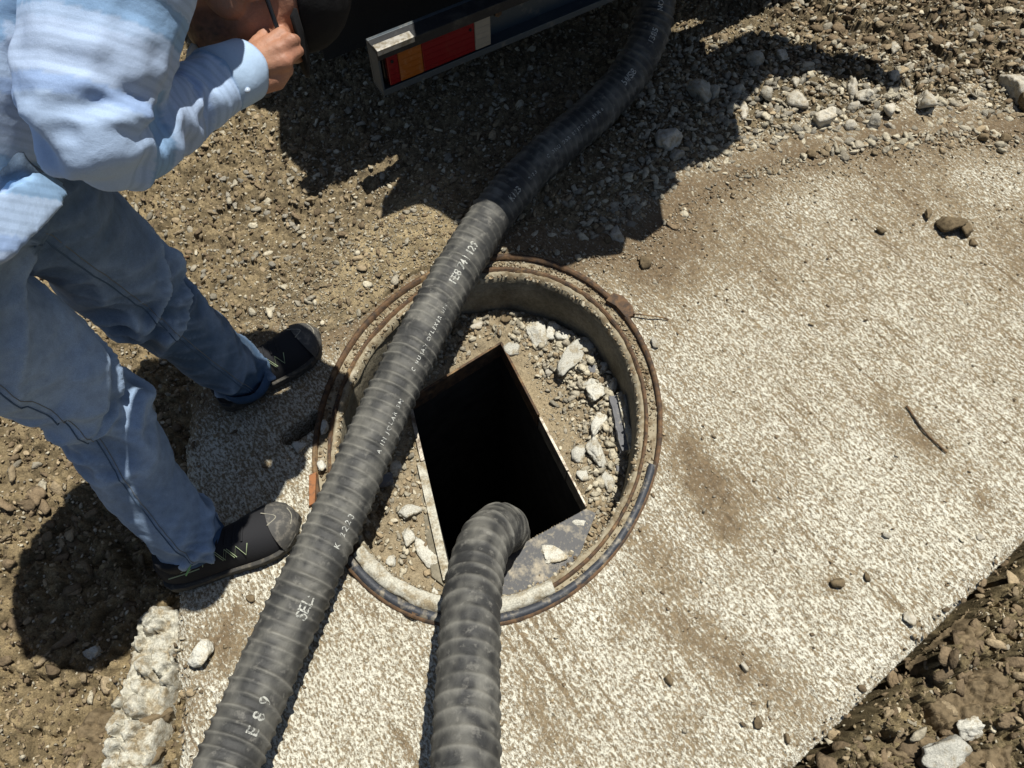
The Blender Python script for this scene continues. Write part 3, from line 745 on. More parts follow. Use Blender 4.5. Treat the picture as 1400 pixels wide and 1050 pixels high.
PC = [
 (728, 456, 34, 40, 'rubble', .3, 'pale concrete lump nearest the top of the chamber rubble'),
 (755, 452, 30, 24, 'rubble', .1, 'pale lump of concrete to the right of the topmost pieces in the chamber'),
 (700, 478, 20, 22, 'rubble', .6, 'small pale chunk beside the upper corner of the black opening'),
 (773, 463, 28, 22, 'rubble', .5, 'rough pale chunk below the shaded far chamber wall'),
 (783, 492, 30, 52, 'rubble', -.45, 'tall pale slanted concrete piece in the middle of the rubble arc'),
 (752, 510, 22, 18, 'stone', 0, 'rounded cream stone alone at the edge of the sandy patch'),
 (800, 478, 22, 26, 'rubble', .2, 'upright pale chip just behind the slanted concrete piece'),
 (812, 499, 20, 42, 'asphalt', .12, 'dark grey upright slab fragment with pale edge in the rubble'),
 (826, 500, 13, 18, 'rubble', .3, 'jagged white chip right of the dark upright fragment'),
 (811, 525, 30, 22, 'rubble', -.4, 'grey brown flat chip below the dark upright fragment'),
 (812, 541, 36, 32, 'rubble', -.6, 'white angular chunk left of the long leaning slab piece'),
 (819, 580, 20, 46, 'rubble', -.1, 'white oblong chunk hugging the long leaning slab piece'),
 (834, 532, 18, 36, 'rubble', -.25, 'pale fragment at the head of the long leaning slab piece'),
 (814, 622, 34, 48, 'rubble', .2, 'big pale speckled lump near the right corner of the opening'),
 (793, 622, 22, 22, 'rubble', 0, 'knobbly pale lump left of the big speckled lump'),
 (829, 656, 18, 30, 'rubble', .1, 'small grey white chip in front of the big speckled lump'),
 (848, 626, 26, 14, 'stone', -.2, 'flat grey chip at the foot of the long leaning slab piece'),
 (846, 644, 20, 26, 'asphalt', .2, 'dark bluish fragment against the right chamber wall'),
 (796, 650, 20, 16, 'rubble', .2, 'pale chip beside the worn steel edge of the opening'),
 (793, 717, 20, 20, 'rubble', .3, 'white chip resting on the muddy steel plate by its corner'),
 (752, 763, 42, 26, 'rubble', -.2, 'flat pale slab chip lying in the middle of the muddy plate'),
 (558, 700, 36, 22, 'rubble', .5, 'crumbly pale lump left of the opening, the upper one'),
 (556, 735, 26, 34, 'rubble', .1, 'crumbly pale lump left of the opening, the lower one'),
 (590, 758, 26, 54, 'rubble', .72, 'long tilted white slab chip left of the second hose'),
 (534, 770, 18, 16, 'rubble', 0, 'small white lump near the broken near rim'),
 (593, 812, 16, 14, 'rubble', 0, 'small white crumb between near rim and second hose'),
 (528, 655, 40, 18, 'asphalt', .3, 'grey shaded chunk under the long hose'),
 (545, 640, 20, 20, 'stone', 0, 'rounded shaded stone beside the long hose'),
 (650, 447, 22, 18, 'stone', .2, 'brown stone in the shade at the far end of the chamber'),
 (690, 437, 20, 16, 'clod', 0, 'brown clod at the top of the chamber rubble'),
]
for px, py, w, h_, mk, ang, lab in PC:
    x, y, _ = G(px, py, ZF+.03); z = float(floor_h(np.array([x]), np.array([y]))[0][0])
    rock('concrete_chunk' if mk in ('rubble', 'asphalt') else 'stone', lab, 'rubble', px, py, w*1.06, h_*1.06, M[mk], ang=ang, z=z, thick=.42, sub=3, sink=.32)
# long leaning slab piece with dark broken face
d0 = Vector(G(833, 540, ZF+.062)); d1 = Vector(G(850, 616, ZF+.05)); ax = (d1-d0); L_ = ax.length; ax.normalize(); sd_ = Vector((ax.y, -ax.x, 0)).normalized()
if sd_.x < 0: sd_ = -sd_
t = thing('slab_fragment', 'long broken slab piece leaning against the right chamber wall, dark face and pale edge', 'rubble', tuple(d0))
def rough_block(name, o, a, b, c, mt, parent, amp=.003, seg=8):
    import bmesh
    bm = bmesh.new(); bmesh.ops.create_cube(bm, size=1)
    bmesh.ops.subdivide_edges(bm, edges=bm.edges[:], cuts=seg, use_grid_fill=True)
    v = np.array([q.co[:] for q in bm.verts])+.5; f = [[q.index for q in p.verts] for p in bm.faces]; bm.free()
    p = np.array(o)+v[:, :1]*np.array(a)+v[:, 1:2]*np.array(b)+v[:, 2:]*np.array(c)
    for k in range(3): p[:, k] += amp*(vn3(p[:, 0]*90+k*9, p[:, 1]*90, p[:, 2]*90, 5)+.6*vn3(p[:, 0]*220+k*9, p[:, 1]*220, p[:, 2]*220, 6))
    me = mesh_np(name, p, f, smooth=False); return obj(name, me, mt, parent)
rough_block('dark_face', (0, 0, -.06), ax*L_, sd_*.022, (0, 0, .055), M['asphalt'], t)
rough_block('pale_edge', sd_*.018+Vector((0, 0, -.06)), ax*L_*1.03, sd_*.014, (0, 0, .066), M['mortar'], t)
rough_block('outer_layer', sd_*.031+Vector((0, 0, -.06)), ax*L_*1.08, sd_*.012, (0, 0, .055), M['rubble'], t)

# orange rusty tab and pale debris left of the hose
mb = MB(); tp = [G(*p)[:2] for p in [(424, 652), (434, 648), (432, 690), (424, 694)]]; mb.prism(tp, -.01, .012)
M['orange'] = mat('orange_rust', (.26, .11, .045), .85, noise=(80, (.13, .07, .04), .5, .65))
o = mb.build('rust_tab', M['orange'], None, bevel=.001, label='small orange rusted metal tab between near shoe toe and long hose', category='metal tab')
for px, py, w, h_, lab in [(410, 612, 26, 34, 'pale debris lump in the sunlit gap beside the dark slot'), (446, 585, 16, 30, 'pale crumb standing by the left rim of the manhole'), (440, 640, 22, 22, 'speckled white crumb above the orange rusty tab'), (428, 706, 18, 24, 'pale crumb below the orange rusty tab')]:
    rock('concrete_crumb', lab, 'rubble', px, py, w*.8, h_*.8, M['rubble'], z=0.0, thick=.4, sub=2)
# thin wire right of the lug
mb = MB(); mb.tube(catmull([G(866, 429, .008), G(885, 431, .012), G(905, 434, .008), G(914, 437, .004)], 5), .0018, 6)
mb.build('wire', M['rust'], None, True, label='short dark wire sticking out from the manhole rim lug over the slab', category='wire')
for a, b, c, r, lab in [((1238, 556), (1262, 590), (1293, 620), .0022, 'thin dark twig lying in the brown smear on the right of the slab'), ((205, 330), (228, 337), (250, 336), .003, 'thin brown twig on the gravel behind the far leg')]:
    P3 = []
    for q in (a, b, c):
        g = G(*q); zz = float(surf(np.array([g[:2]]))[0][0]); P3.append((g[0], g[1], zz+.006))
    mb = MB(); mb.tube(catmull(P3, 5), r, 6); mb.build('twig', M['rust'], None, True, label=lab, category='twig')

# ------------------------------------------------------------ named stones on the ground
TS = [
 (912, 196, 32, 38, 'stone', 'rounded grey stone at the rim of the truck shadow, right of the hose'), (926, 216, 22, 15, 'stone', 'small pale stone touching the rounded grey stone in the truck shadow'),
 (956, 134, 36, 30, 'stone', 'grey boulder in the truck shadow above the rubble pile'), (975, 133, 24, 20, 'stone', 'smaller grey stone right of the boulder in the truck shadow'),
 (1018, 152, 20, 28, 'stone', 'upright grey stone on the line between shade and sun'), (1012, 124, 22, 16, 'stone', 'pale stone lit at the shade line of the rubble pile'),
 (843, 325, 26, 24, 'stone', 'rounded beige stone alone near the top of the manhole'), (829, 330, 12, 10, 'clod', 'small brown clod beside the beige stone'),
 (1260, 147, 44, 26, 'stone', 'long pale stone on the dirt at the right, widest of the rubble pile'), (1215, 152, 26, 20, 'stone', 'pale stone left of the widest pale stone'),
 (1163, 124, 30, 22, 'stone', 'whitish flat stone near the crest of the rubble pile'), (1185, 135, 30, 24, 'stone', 'pale stone next to the whitish flat stone'),
 (1128, 167, 36, 26, 'stone', 'large grey beige stone at the near foot of the rubble pile'), (1190, 174, 28, 20, 'stone', 'pale angular stone at the near foot of the rubble pile'),
 (1164, 176, 22, 14, 'stone', 'low pale stone between two larger ones in the rubble pile'), (1212, 175, 16, 12, 'stone', 'small round pale stone right of the rubble pile foot'),
 (1090, 144, 30, 22, 'stone', 'tan stone in the middle of the rubble pile'), (1047, 133, 26, 18, 'stone', 'pale stone in the left part of the rubble pile'),
 (1103, 95, 28, 14, 'stone', 'flat bright stone along the far side of the rubble pile'), (1085, 118, 22, 16, 'stone', 'pale stone behind the tan stone of the rubble pile'),
 (1386, 128, 46, 42, 'stone', 'big pale boulder at the right edge of the picture'), (1398, 146, 34, 24, 'clod', 'brown clod in front of the big pale boulder'),
 (1238, 94, 20, 14, 'stone', 'pale pebble on the dirt beyond the spur of shadow'), (1292, 67, 18, 12, 'stone', 'pale pebble far right on the brown dirt'),
 (1068, 82, 26, 28, 'stone', 'shaded grey stone on the far side of the rubble pile'), (1028, 86, 26, 20, 'stone', 'shaded flat grey stone behind the rubble pile'),
 (1222, 68, 14, 18, 'stone', 'upright shaded stone where the spur of shadow begins'), (1222, 108, 20, 18, 'stone', 'rounded grey stone at the tip of the spur of shadow'),
 (1266, 295, 18, 20, 'clod', 'dark soil clod on the far right of the slab, left of a pair'), (1296, 311, 36, 24, 'clod', 'largest dark soil clod on the far right of the slab'), (1318, 318, 20, 20, 'clod', 'dark soil clod touching the largest one on the slab'), (1330, 335, 14, 12, 'clod', 'small round clod below the clod cluster on the slab'),
 (880, 362, 18, 14, 'clod', 'dark clod on the slab above the manhole lug'), (1204, 317, 16, 8, 'clod', 'small flat clod alone on the pale slab'),
 (1345, 192, 20, 14, 'clod', 'brown clod beside the dirt edge on the upper right of the slab'), (1370, 193, 18, 12, 'clod', 'round brown clod right of another near the slab top'), (1106, 212, 16, 14, 'clod', 'dark stone chip leaning at the near foot of the rubble pile'),
 (1184, 790, 10, 22, 'clod', 'elongated clod on the lower right of the slab'), (1240, 848, 18, 20, 'stone', 'squarish grey chip near the slab edge at the lower right'), (1213, 734, 14, 12, 'stone', 'small beige chip right of centre of the lower slab'),
 (912, 930, 14, 20, 'clod', 'oval brown clod on the lower middle of the slab'), (1035, 985, 16, 22, 'clod', 'clod near the bottom of the slab, left of the next'), (1075, 1008, 14, 20, 'clod', 'dark clod near the bottom tip of the slab'), (1340, 735, 12, 12, 'stone', 'round dark pebble near the right slab edge'), (1145, 800, 22, 18, 'clod', 'broken dark clod in a brown smear on the slab'), (1016, 912, 12, 14, 'stone', 'small pale chip on the brown lower slab'),
 (1165, 150, 20, 14, 'stone', 'cream chip in the right middle of the rubble pile'), (895, 470, 14, 14, 'stone', 'small stone just outside the right rim'), (1275, 1034, 78, 62, 'rubble', 'large pale yellowish concrete lump at the bottom right corner'), (1322, 998, 56, 40, 'rubble', 'pale lump set in the clay above the large yellowish lump'),
 (1265, 940, 14, 16, 'stone', 'small pale stone in the trench beside the slab edge'),
 (282, 888, 34, 44, 'rubble', 'white concrete chip on the slab left of the long hose'), (133, 893, 34, 34, 'rubble', 'white concrete lump lying in the shade edge at the left'),
 (342, 820, 14, 12, 'clod', 'brown clod on the slab just below the near shoe'), (118, 925, 26, 24, 'clod', 'clod below the white lump at the left'),
 (35, 720, 30, 22, 'clod', 'tan clod at the left edge below the near leg'), (220, 980, 60, 54, 'clod', 'brown clod lump at the foot of the long white fragment'), (212, 1030, 60, 40, 'clod', 'brown clod at the bottom of the picture beside the slab'),
    
 (720, 215, 0, 0, None, ''),
]
for px, py, w, h_, mk, lab in TS:
    if mk is None: continue
    rock({'stone': 'stone', 'clod': 'soil_clod', 'rubble': 'concrete_lump'}[mk], lab, {'stone': 'stone', 'clod': 'clod', 'rubble': 'rubble'}[mk], px, py, w, h_, M[mk], ang=random.uniform(-.4, .4), thick=.7, sub=3)
# look-alike stones of the pile, each its own object sharing shapes
shapes = []
for i in range(12):
    p_, f_ = rockshape(2, rng, 9+i % 4, .06, i*2.2); me = mesh_np('stone', p_*np.array([1, .8, .62]), f_, False); me.materials.append(M['stone']); shapes.append(me)
def pile(poly, n, lo, hi, label, group, mats=None):
    p = sample_poly(pxpoly(poly), n); z, _ = surf(p)
    for (x, y), zz in zip(p, z):
        s = random.uniform(lo, hi)
        o = bpy.data.objects.new('stone', random.choice(shapes)); link(o); o.location = (x, y, zz+s*.22); o.scale = (s, s, s)
        o.rotation_euler = (random.uniform(-.4, .4), random.uniform(-.4, .4), random.uniform(0, 6.28))
        o['label'] = label; o['category'] = 'stone'; o['group'] = group
pile([(1000, 90), (1060, 70), (1240, 130), (1250, 185), (1120, 200), (1000, 205), (960, 160)], 90, .013, .022, 'small pale angular stone in the loose rubble pile on the upper right', 'pale stones of the rubble pile')
pile([(780, 90), (980, 60), (1000, 110), (960, 240), (860, 310), (740, 300), (720, 260)], 45, .011, .020, 'small grey stone lying in the truck shadow right of the long hose', 'grey stones in the shade right of the hose')
pile([(1240, 60), (1420, 40), (1420, 190), (1280, 190)], 40, .011, .022, 'small pale stone on the brown dirt at the upper right corner', 'stones on the upper right dirt')
pile([(180, 230), (420, 190), (520, 290), (380, 370), (300, 390), (200, 330)], 40, .009, .016, 'small pale stone on the sunlit gravel behind the man', 'stones on the sunlit gravel')
pile([(420, 130), (760, 90), (700, 250), (560, 260), (440, 200)], 36, .009, .017, 'small grey stone in the deep shade below the bumper', 'stones in the deep shade')

# long white broken concrete fragment at the lower left
def heightblob(name, outline_px, zbase, zh, mt, label, cat, seed, parent=None):
    P = np.array([G(*p)[:2] for p in outline_px]); lo = P.min(0)-.01; hi = P.max(0)+.01
    xs = np.arange(lo[0], hi[0], .003); ys = np.arange(lo[1], hi[1], .003); X, Y = tensor(xs, ys); x, y = X.ravel(), Y.ravel()
    d = seg_dist(x, y, [tuple(q) for q in P]+[tuple(P[0])])*np.where(inpoly(x, y, P), 1, -1)
    d = d+.008*fbm(x*40, y*40, 4, seed)
    fa = facets(x, y, 26, seed+5); fb = facets(x, y, 70, seed+6); zt_ = zh*(.75+.28*fa[0])+.004*(fb[0]-.4)+.004*fbm(x*45, y*45, 4, seed+2)+.003*fbm(x*140, y*140, 2, seed+3)
    z = zbase+(zt_)*sstep(-.004, .016, d)
    ok = d > -.006; kq = ok.reshape(X.shape); keep = kq[:-1, :-1] & kq[1:, 1:] & kq[1:, :-1] & kq[:-1, 1:]
    f = grid_faces(len(xs), len(ys), keep); v2, f2, used = compact(np.c_[x, y, z], f)
    c = v2.mean(0); me = mesh_np(name, v2-c, f2); o = obj(name, me, mt, parent); o.location = c
    o['label'] = label; o['category'] = cat; return o
heightblob('concrete_fragment', [(176, 842), (205, 815), (243, 822), (246, 885), (236, 925), (226, 965), (214, 1010), (196, 1085), (112, 1085), (136, 990), (156, 930), (168, 885)], -.10, .105, M['mortar'], 'long rough white broken concrete fragment along the left edge of the slab', 'rubble', 301)
heightblob('clay_lump', [(60, 1000), (100, 960), (150, 960), (140, 1010), (110, 1075), (40, 1075)], -.10, .04, M['clod'], 'lumpy brown clay mound at the bottom left corner', 'clod', 311)
for i, (ol, lab) in enumerate([
   ([(1300, 890), (1350, 845), (1385, 815), (1410, 840), (1375, 900), (1320, 930)], 'cracked clay slab mound at the right below the slab edge'),
   ([(1300, 940), (1370, 900), (1450, 880), (1460, 960), (1380, 1000), (1330, 990)], 'broad cracked clay mound at the lower right picture edge'),
   ([(1220, 1040), (1290, 980), (1380, 1010), (1450, 1000), (1450, 1090), (1230, 1090)], 'clay mound filling the bottom right corner')]):
    heightblob('clay_mound', ol, -.185, .055, M['clod'], lab, 'clod', 320+i*7)

# ------------------------------------------------------------ hoses
def sweep(name, ctrl, R, pitch, amp, parent, seed, nseg=56, ds=.0026, colbase=(.040, .040, .038), taper=None):
    C = catmull(ctrl, 40); L = np.r_[0, np.cumsum(np.linalg.norm(np.diff(C, axis=0), axis=1))]
    s = np.arange(0, L[-1], ds); P = np.stack([np.interp(s, L, C[:, k]) for k in range(3)], 1)
    k = 9; ker = np.ones(k)/k
    T = np.gradient(P, axis=0); T /= np.linalg.norm(T, axis=1)[:, None]
    up = np.zeros_like(T); a = np.array([0, 0, 1.]) if abs(T[0, 2]) < .9 else np.array([1., 0, 0])
    for i in range(len(s)):
        a = a-T[i]*a.dot(T[i]); a /= np.linalg.norm(a); up[i] = a
    side = np.cross(T, up)      # right-hand side when looking along the hose
    th = np.arange(nseg)*2*PI/nseg
    S, TH = np.meshgrid(s, th, indexing='ij')
    def radius(S, TH):
        ph = S/pitch+TH/(2*PI)*1.0+.35*vn3(S*6, np.cos(TH)*.7, np.sin(TH)*.7, seed)
        cell = np.floor(ph); fr_ = ph-cell
        ridge = np.exp(-((fr_-.5)/.15)**2)
        va = .5+.9*_h(cell, cell*0, cell*0, seed)
        r = R*(1+amp*(ridge*va-.4))
        r = r+R*.020*vn3(S*28, np.cos(TH)*1.6, np.sin(TH)*1.6, seed+1)+R*.012*vn3(S*90, np.cos(TH)*4, np.sin(TH)*4, seed+2)
        return r, ridge*va
    r, rg = radius(S, TH)
    if taper is not None: r *= np.interp(S, np.array(taper[0])*L[-1], taper[1])
    V = P[:, None, :]+up[:, None, :]*(np.cos(TH)*r)[..., None]+side[:, None, :]*(np.sin(TH)*r)[..., None]
    n = len(s); i = np.arange(n-1)[:, None]*nseg; j = np.arange(nseg)[None]; j2 = (j+1) % nseg
    f = np.stack([i+j, i+j2, i+nseg+j2, i+nseg+j], -1).reshape(-1, 4)
    me = mesh_np(name, V.reshape(-1, 3), f)
    dust = np.clip(.40*rg+.02+.55*vn3(S*20, np.cos(TH)*2, np.sin(TH)*2, seed+5)+.35*vn3(S*70, np.cos(TH)*5, np.sin(TH)*5, seed+6)+.15*np.cos(TH)+.08, 0, 1)
    col = np.array(colbase)[None, None]*(1-dust[..., None])+np.array([.175, .168, .145])*dust[..., None]
    attr(me, 'col', col.reshape(-1, 3))
    o = obj(name, me, M['hose'], parent)
    tp = taper
    def place(sv, av, off):
        Pp = np.stack([np.interp(sv, s, P[:, k]) for k in range(3)], 1); Uu = np.stack([np.interp(sv, s, up[:, k]) for k in range(3)], 1); Ss = np.stack([np.interp(sv, s, side[:, k]) for k in range(3)], 1)
        rr_ = radius(sv, av)[0]
        if tp is not None: rr_ = rr_*np.interp(sv, np.array(tp[0])*L[-1], tp[1])
        rr_ = rr_+off
        return Pp+Uu*(np.cos(av)*rr_)[:, None]+Ss*(np.sin(av)*rr_)[:, None]
    return o, place, s, P
def lettering(place, text, s0, a0, size, parent, mt, space=1.0, R=.055, sx=1.0):
    cu = bpy.data.curves.new('txt', 'FONT'); cu.body = text; cu.size = size; cu.space_character = space; cu.resolution_u = 3; cu.offset = size*.012
    ob = bpy.data.objects.new('txt', cu); sc.collection.objects.link(ob)
    dg = bpy.context.evaluated_depsgraph_get(); me0 = bpy.data.meshes.new_from_object(ob.evaluated_get(dg))
    import bmesh
    bm = bmesh.new(); bm.from_mesh(me0); bmesh.ops.triangulate(bm, faces=bm.faces[:])
    for _ in range(2):
        lng = [e_ for e_ in bm.edges if e_.calc_length() > .006]
        if not lng: break
        bmesh.ops.subdivide_edges(bm, edges=lng, cuts=2)
    bmesh.ops.triangulate(bm, faces=bm.faces[:])
    v = np.array([q.co[:] for q in bm.verts]); f = [[q.index for q in p.verts] for p in bm.faces]; bm.free()
    bpy.data.objects.remove(ob)
    if not len(v): return
    q = place(s0+v[:, 0]*sx, a0-v[:, 1]/R, .0006)
    me = mesh_np('lettering', q, f, False); obj('lettering', me, mt, parent)

H1 = [(285, 1110, .16), (318, 1030, .130), (367, 913, .105), (420, 796, .085), (474, 680, .075), (520, 573, .072), (563, 484, .070), (612, 392, .066), (645, 336, .064), (678, 287, .062), (722, 236, .062), (770, 192, .062), (818, 150, .066), (860, 102, .085), (886, 54, .13), (898, 0, .19), (900, -60, .27), (895, -130, .36), (885, -210, .46), (875, -300, .56)]
hose1 = thing('suction_hose', 'long black ribbed suction hose running from the truck across the open manhole', 'hose')
c1 = [G(*p) for p in H1]
_, place1, s1, P1 = sweep('hose_wall', c1, .0550, .0235, .075, hose1, 5)
def s_at(px, py, P, s):
    d = P[:, 1]*SN+(CAM_H-P[:, 2])*CS; X_ = 700+1050*P[:, 0]/d; Y_ = 525-1050*(P[:, 1]*CS-(CAM_H-P[:, 2])*SN)/d
    return s[np.argmin((X_-px)**2+(Y_-py)**2)]
AA = math.radians(48)
for txt, a, size, spc, mk, da in [('E 8 9', (328, 1010), .030, 1.1, 'print', 0), ('SEL:', (394, 850), .032, .9, 'print', 0), ('K 2223', (440, 752), .018, 1.5, 'printsmall', .05), ('A IN JOLAR SM', (500, 625), .014, 1.5, 'printsmall', .05), ('C HUSAX OFLEXER UIS', (548, 515), .013, 1.5, 'printsmall', -.05),
                          ('FE8 741 129', (610, 400), .028, .95, 'print', -.2), ('K123', (683, 283), .024, .95, 'print', 0), ('2023', (706, 250), .012, 1.5, 'printsmall', 0), ('C ONU OSR UFLEX 25 BAR 6', (733, 222), .013, 1.5, 'printsmall', -.1), ('50/SI8', (838, 125), .026, .95, 'printsmall', -.15), ('1385', (876, 66), .024, .95, 'printsmall', -.2), ('NOVA', (888, 24), .022, 1.0, 'printsmall', -.25)]:
    lettering(place1, txt, s_at(a[0], a[1], P1, s1), AA+da, size, hose1, M[mk], spc)
H2 = [(634, 1120, .26), (636, 1050, .235), (639, 957, .195), (643, 850, .150), (649, 790, .105), (660, 748, .060), (676, 727, .0), (687, 722, -.08), (693, 730, -.2), (697, 745, -.4), (698, 750, -.8)]
hose2 = thing('suction_hose', 'shorter black ribbed hose bending down into the rectangular shaft, nearest the viewer', 'hose')
_, place2, s2, P2 = sweep('hose_wall', [G(*p) for p in H2], .0550, .031, .048, hose2, 23, colbase=(.030, .030, .029), taper=([0, .45, .6, .8, 1], [1, 1, .97, .92, .9]))

# ------------------------------------------------------------ the man
def lof(pts, ra, rb=None, hint=(0, 0, 1), n=20, rnd=True):
    return loft(pts, ra, ra if rb is None else rb, hint, n, True, rnd)
def ell(c, ax, n=20):
    "ellipsoid: centre, three axis vectors"
    v, f = ICO[3]; A_ = np.array([list(a) for a in ax])
    return [tuple(p) for p in (np.array(c)+v@A_)], [tuple(q) for q in f]
def fuse(parts, voxel, smooth=4, fac=.5):
    mb = MB()
    for v, f in parts: mb.add(v, f)
    me = mesh_np('tmp', mb.v, mb.f); o = bpy.data.objects.new('tmp', me); sc.collection.objects.link(o)
    m = o.modifiers.new('r', 'REMESH'); m.mode = 'VOXEL'; m.voxel_size = voxel; m.adaptivity = 0
    if smooth: s = o.modifiers.new('s', 'SMOOTH'); s.iterations = smooth; s.factor = fac
    dg = bpy.context.evaluated_depsgraph_get(); dg.update()
    me2 = bpy.data.meshes.new_from_object(o.evaluated_get(dg)); bpy.data.objects.remove(o)
    me2.polygons.foreach_set('use_smooth', np.ones(len(me2.polygons), dtype=bool))
    co = np.empty(len(me2.vertices)*3, np.float32); me2.vertices.foreach_get('co', co)
    return me2, co.reshape(-1, 3).astype(float)
def normals(me):
    n = np.empty(len(me.vertices)*3, np.float32); me.vertices.foreach_get('normal', n); return n.reshape(-1, 3).astype(float)
def setco(me, co): me.vertices.foreach_set('co', co.astype(np.float32).ravel()); me.update()
def limbcoord(co, line):
    "nearest point on a polyline: arc length, distance, and direction components"
    line = np.array([list(p) for p in line], float); best = np.full(len(co), 9.); U_ = np.zeros(len(co)); D_ = np.zeros_like(co); acc = 0; T_ = np.zeros_like(co)
    for a, b in zip(line[:-1], line[1:]):
        d = b-a; L = np.linalg.norm(d); t = np.clip((co-a)@d/L**2, 0, 1); p = a+t[:, None]*d; e = co-p; r = np.linalg.norm(e, axis=1); m = r < best
        best[m] = r[m]; U_[m] = acc+t[m]*L; D_[m] = e[m]/np.maximum(r[m], 1e-6)[:, None]; T_[m] = d/L; acc += L
    return U_, best, D_, T_
def ridged(n): return (1-np.abs(n)*2.2).clip(-1, 1)
def crease(n, k=2.2): return (1-np.abs(n)*2.4).clip(0, 1)**k

hipc = V3((-.70, .635, .90)); hipR = V3((-.725, .56, .88)); hipL = V3((-.675, .72, .88))
kneeR = V3(U(112, 532, 1.20)); kneeR.z = .47; kneeR = V3(G(115, 540, .47)); ankR = V3(G(262, 735, .085)); 
kneeL = V3(G(192, 398, .47)); ankL = V3(G(331, 514, .085))
shC = V3((-.485, 1.0, 1.14)); shR = V3((-.385, .865, 1.145)); shL = V3((-.59, 1.15, 1.13))
elbR = V3(U(128, 182, .82)); wrR = V3(U(334, 96, 1.00))
print('bones', (hipR-kneeR).length, (kneeR-ankR).length, (hipL-kneeL).length, (kneeL-ankL).length, (shR-elbR).length, (elbR-wrR).length)
man = thing('person', 'man bending far forward over the manhole in pale blue shirt and faded jeans', 'person', (-.58, .64, 0))
def pobj(name, me, mt, parent=None, **kw):
    o = obj(name, me, mt, man if parent is None else parent, **kw)
    if parent is None: o.matrix_parent_inverse = Matrix.Translation(-man.location)
    return o
# --- jeans
def mix(a, b, t): return a*(1-t)+b*t
legR = [hipR, mix(hipR, kneeR, .5)+V3((-.0, -.006, 0)), kneeR, mix(kneeR, ankR, .5)+V3((-.006, -.006, 0)), ankR, ankR+(ankR-kneeR).normalized()*.012]
legL = [hipL, mix(hipL, kneeL, .5), kneeL, mix(kneeL, ankL, .5)+V3((-.006, 0, 0)), ankL, ankL+(ankL-kneeL).normalized()*.012]
def legparts(c, k=1.0):
    P_ = catmull([tuple(p) for p in c], 6); n = len(P_); t = np.linspace(0, 1, n)
    ra = np.interp(t, [0, .2, .4, .6, .8, 1], np.array([.098, .090, .074, .068, .060, .054])*k)
    return lof([V3(p) for p in P_], ra, ra, hint=(0, 1, 0), n=24, rnd=False)
belt = hipc+V3((.02, .045, .045))
pel = lof([hipc+V3((-.03, -.05, -.05)), hipc, belt, hipc+V3((.045, .085, .075))], [.10, .11, .10, .08], [.14, .145, .12, .09], hint=(.8, -.45, .3))
me, co = fuse([legparts(legR), legparts(legL, .97), pel], .0065, 5)
me.calc_loop_triangles() if hasattr(me, 'calc_loop_triangles') else None
nm = normals(me)
uR, dR, eR, tR = limbcoord(co, legR); uL, dL_, eL, tL = limbcoord(co, legL)
sel = dR < dL_; u = np.where(sel, uR, uL); e = np.where(sel[:, None], eR, eL); sidf = np.where(sel, 0., 50.)
kn = np.where(sel, (hipR-kneeR).length, (hipL-kneeL).length); tot = np.where(sel, (hipR-kneeR).length+(kneeR-ankR).length, (hipL-kneeL).length+(kneeL-ankL).length)
ak = np.exp(-((u-kn)/.10)**2); aa = np.exp(-((u-tot)/.07)**2); at = np.exp(-((u-.05)/.12)**2)
w1 = vn3(e[:, 0]*1.3+sidf+u*3, e[:, 1]*1.3+u*19+.8*e[:, 2], e[:, 2]*1.3, 101)
w2 = vn3(e[:, 0]*1.6+sidf, e[:, 1]*1.6-u*34+2.2*e[:, 0], e[:, 2]*1.6+4, 102)
w3 = vn3(e[:, 0]*1.1+sidf+9, e[:, 1]*1.1, e[:, 2]*1.1+u*9, 103)
dsp = .009*w3+(.006+.026*ak+.014*aa+.012*at)*(crease(w1, 1.5)-.25)+(.003+.010*ak+.009*aa+.005*at)*(crease(w2, 1.5)-.25)
co = co+nm*dsp[:, None]; setco(me, co)
fade_relief = np.exp(-((u-kn+.10)/.16)**2)*.9+.25*vn3(co[:, 0]*30, co[:, 1]*30, co[:, 2]*30, 105)+.30*ridged(w1)*ak
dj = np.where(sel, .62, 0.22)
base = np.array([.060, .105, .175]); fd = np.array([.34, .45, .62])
f_ = np.clip(.22+.45*fade_relief+.42*(sel*1.0)-.15*aa+.55*(crease(w1)-.3)*(.35+ak+aa)+.40*(crease(w2)-.3)*(.35+ak+aa), 0, 1)  # near leg painted sunlit; crease ridges lightened for relief as well as wear
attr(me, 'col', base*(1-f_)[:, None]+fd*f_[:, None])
M['denim'] = mat('denim', attrcol='col', rough=.85, noise=(900, 'mul', .35, .65, .72), noise2=(60, 'mul', .42, .68, .8), bump=[(34, .004, (1, 1, 1)), (900, .0004)], spec=.15)
jeans = pobj('jeans', me, M['denim']); ms_ = jeans.modifiers.new('soften', 'SMOOTH'); ms_.iterations = 5; ms_.factor = .5
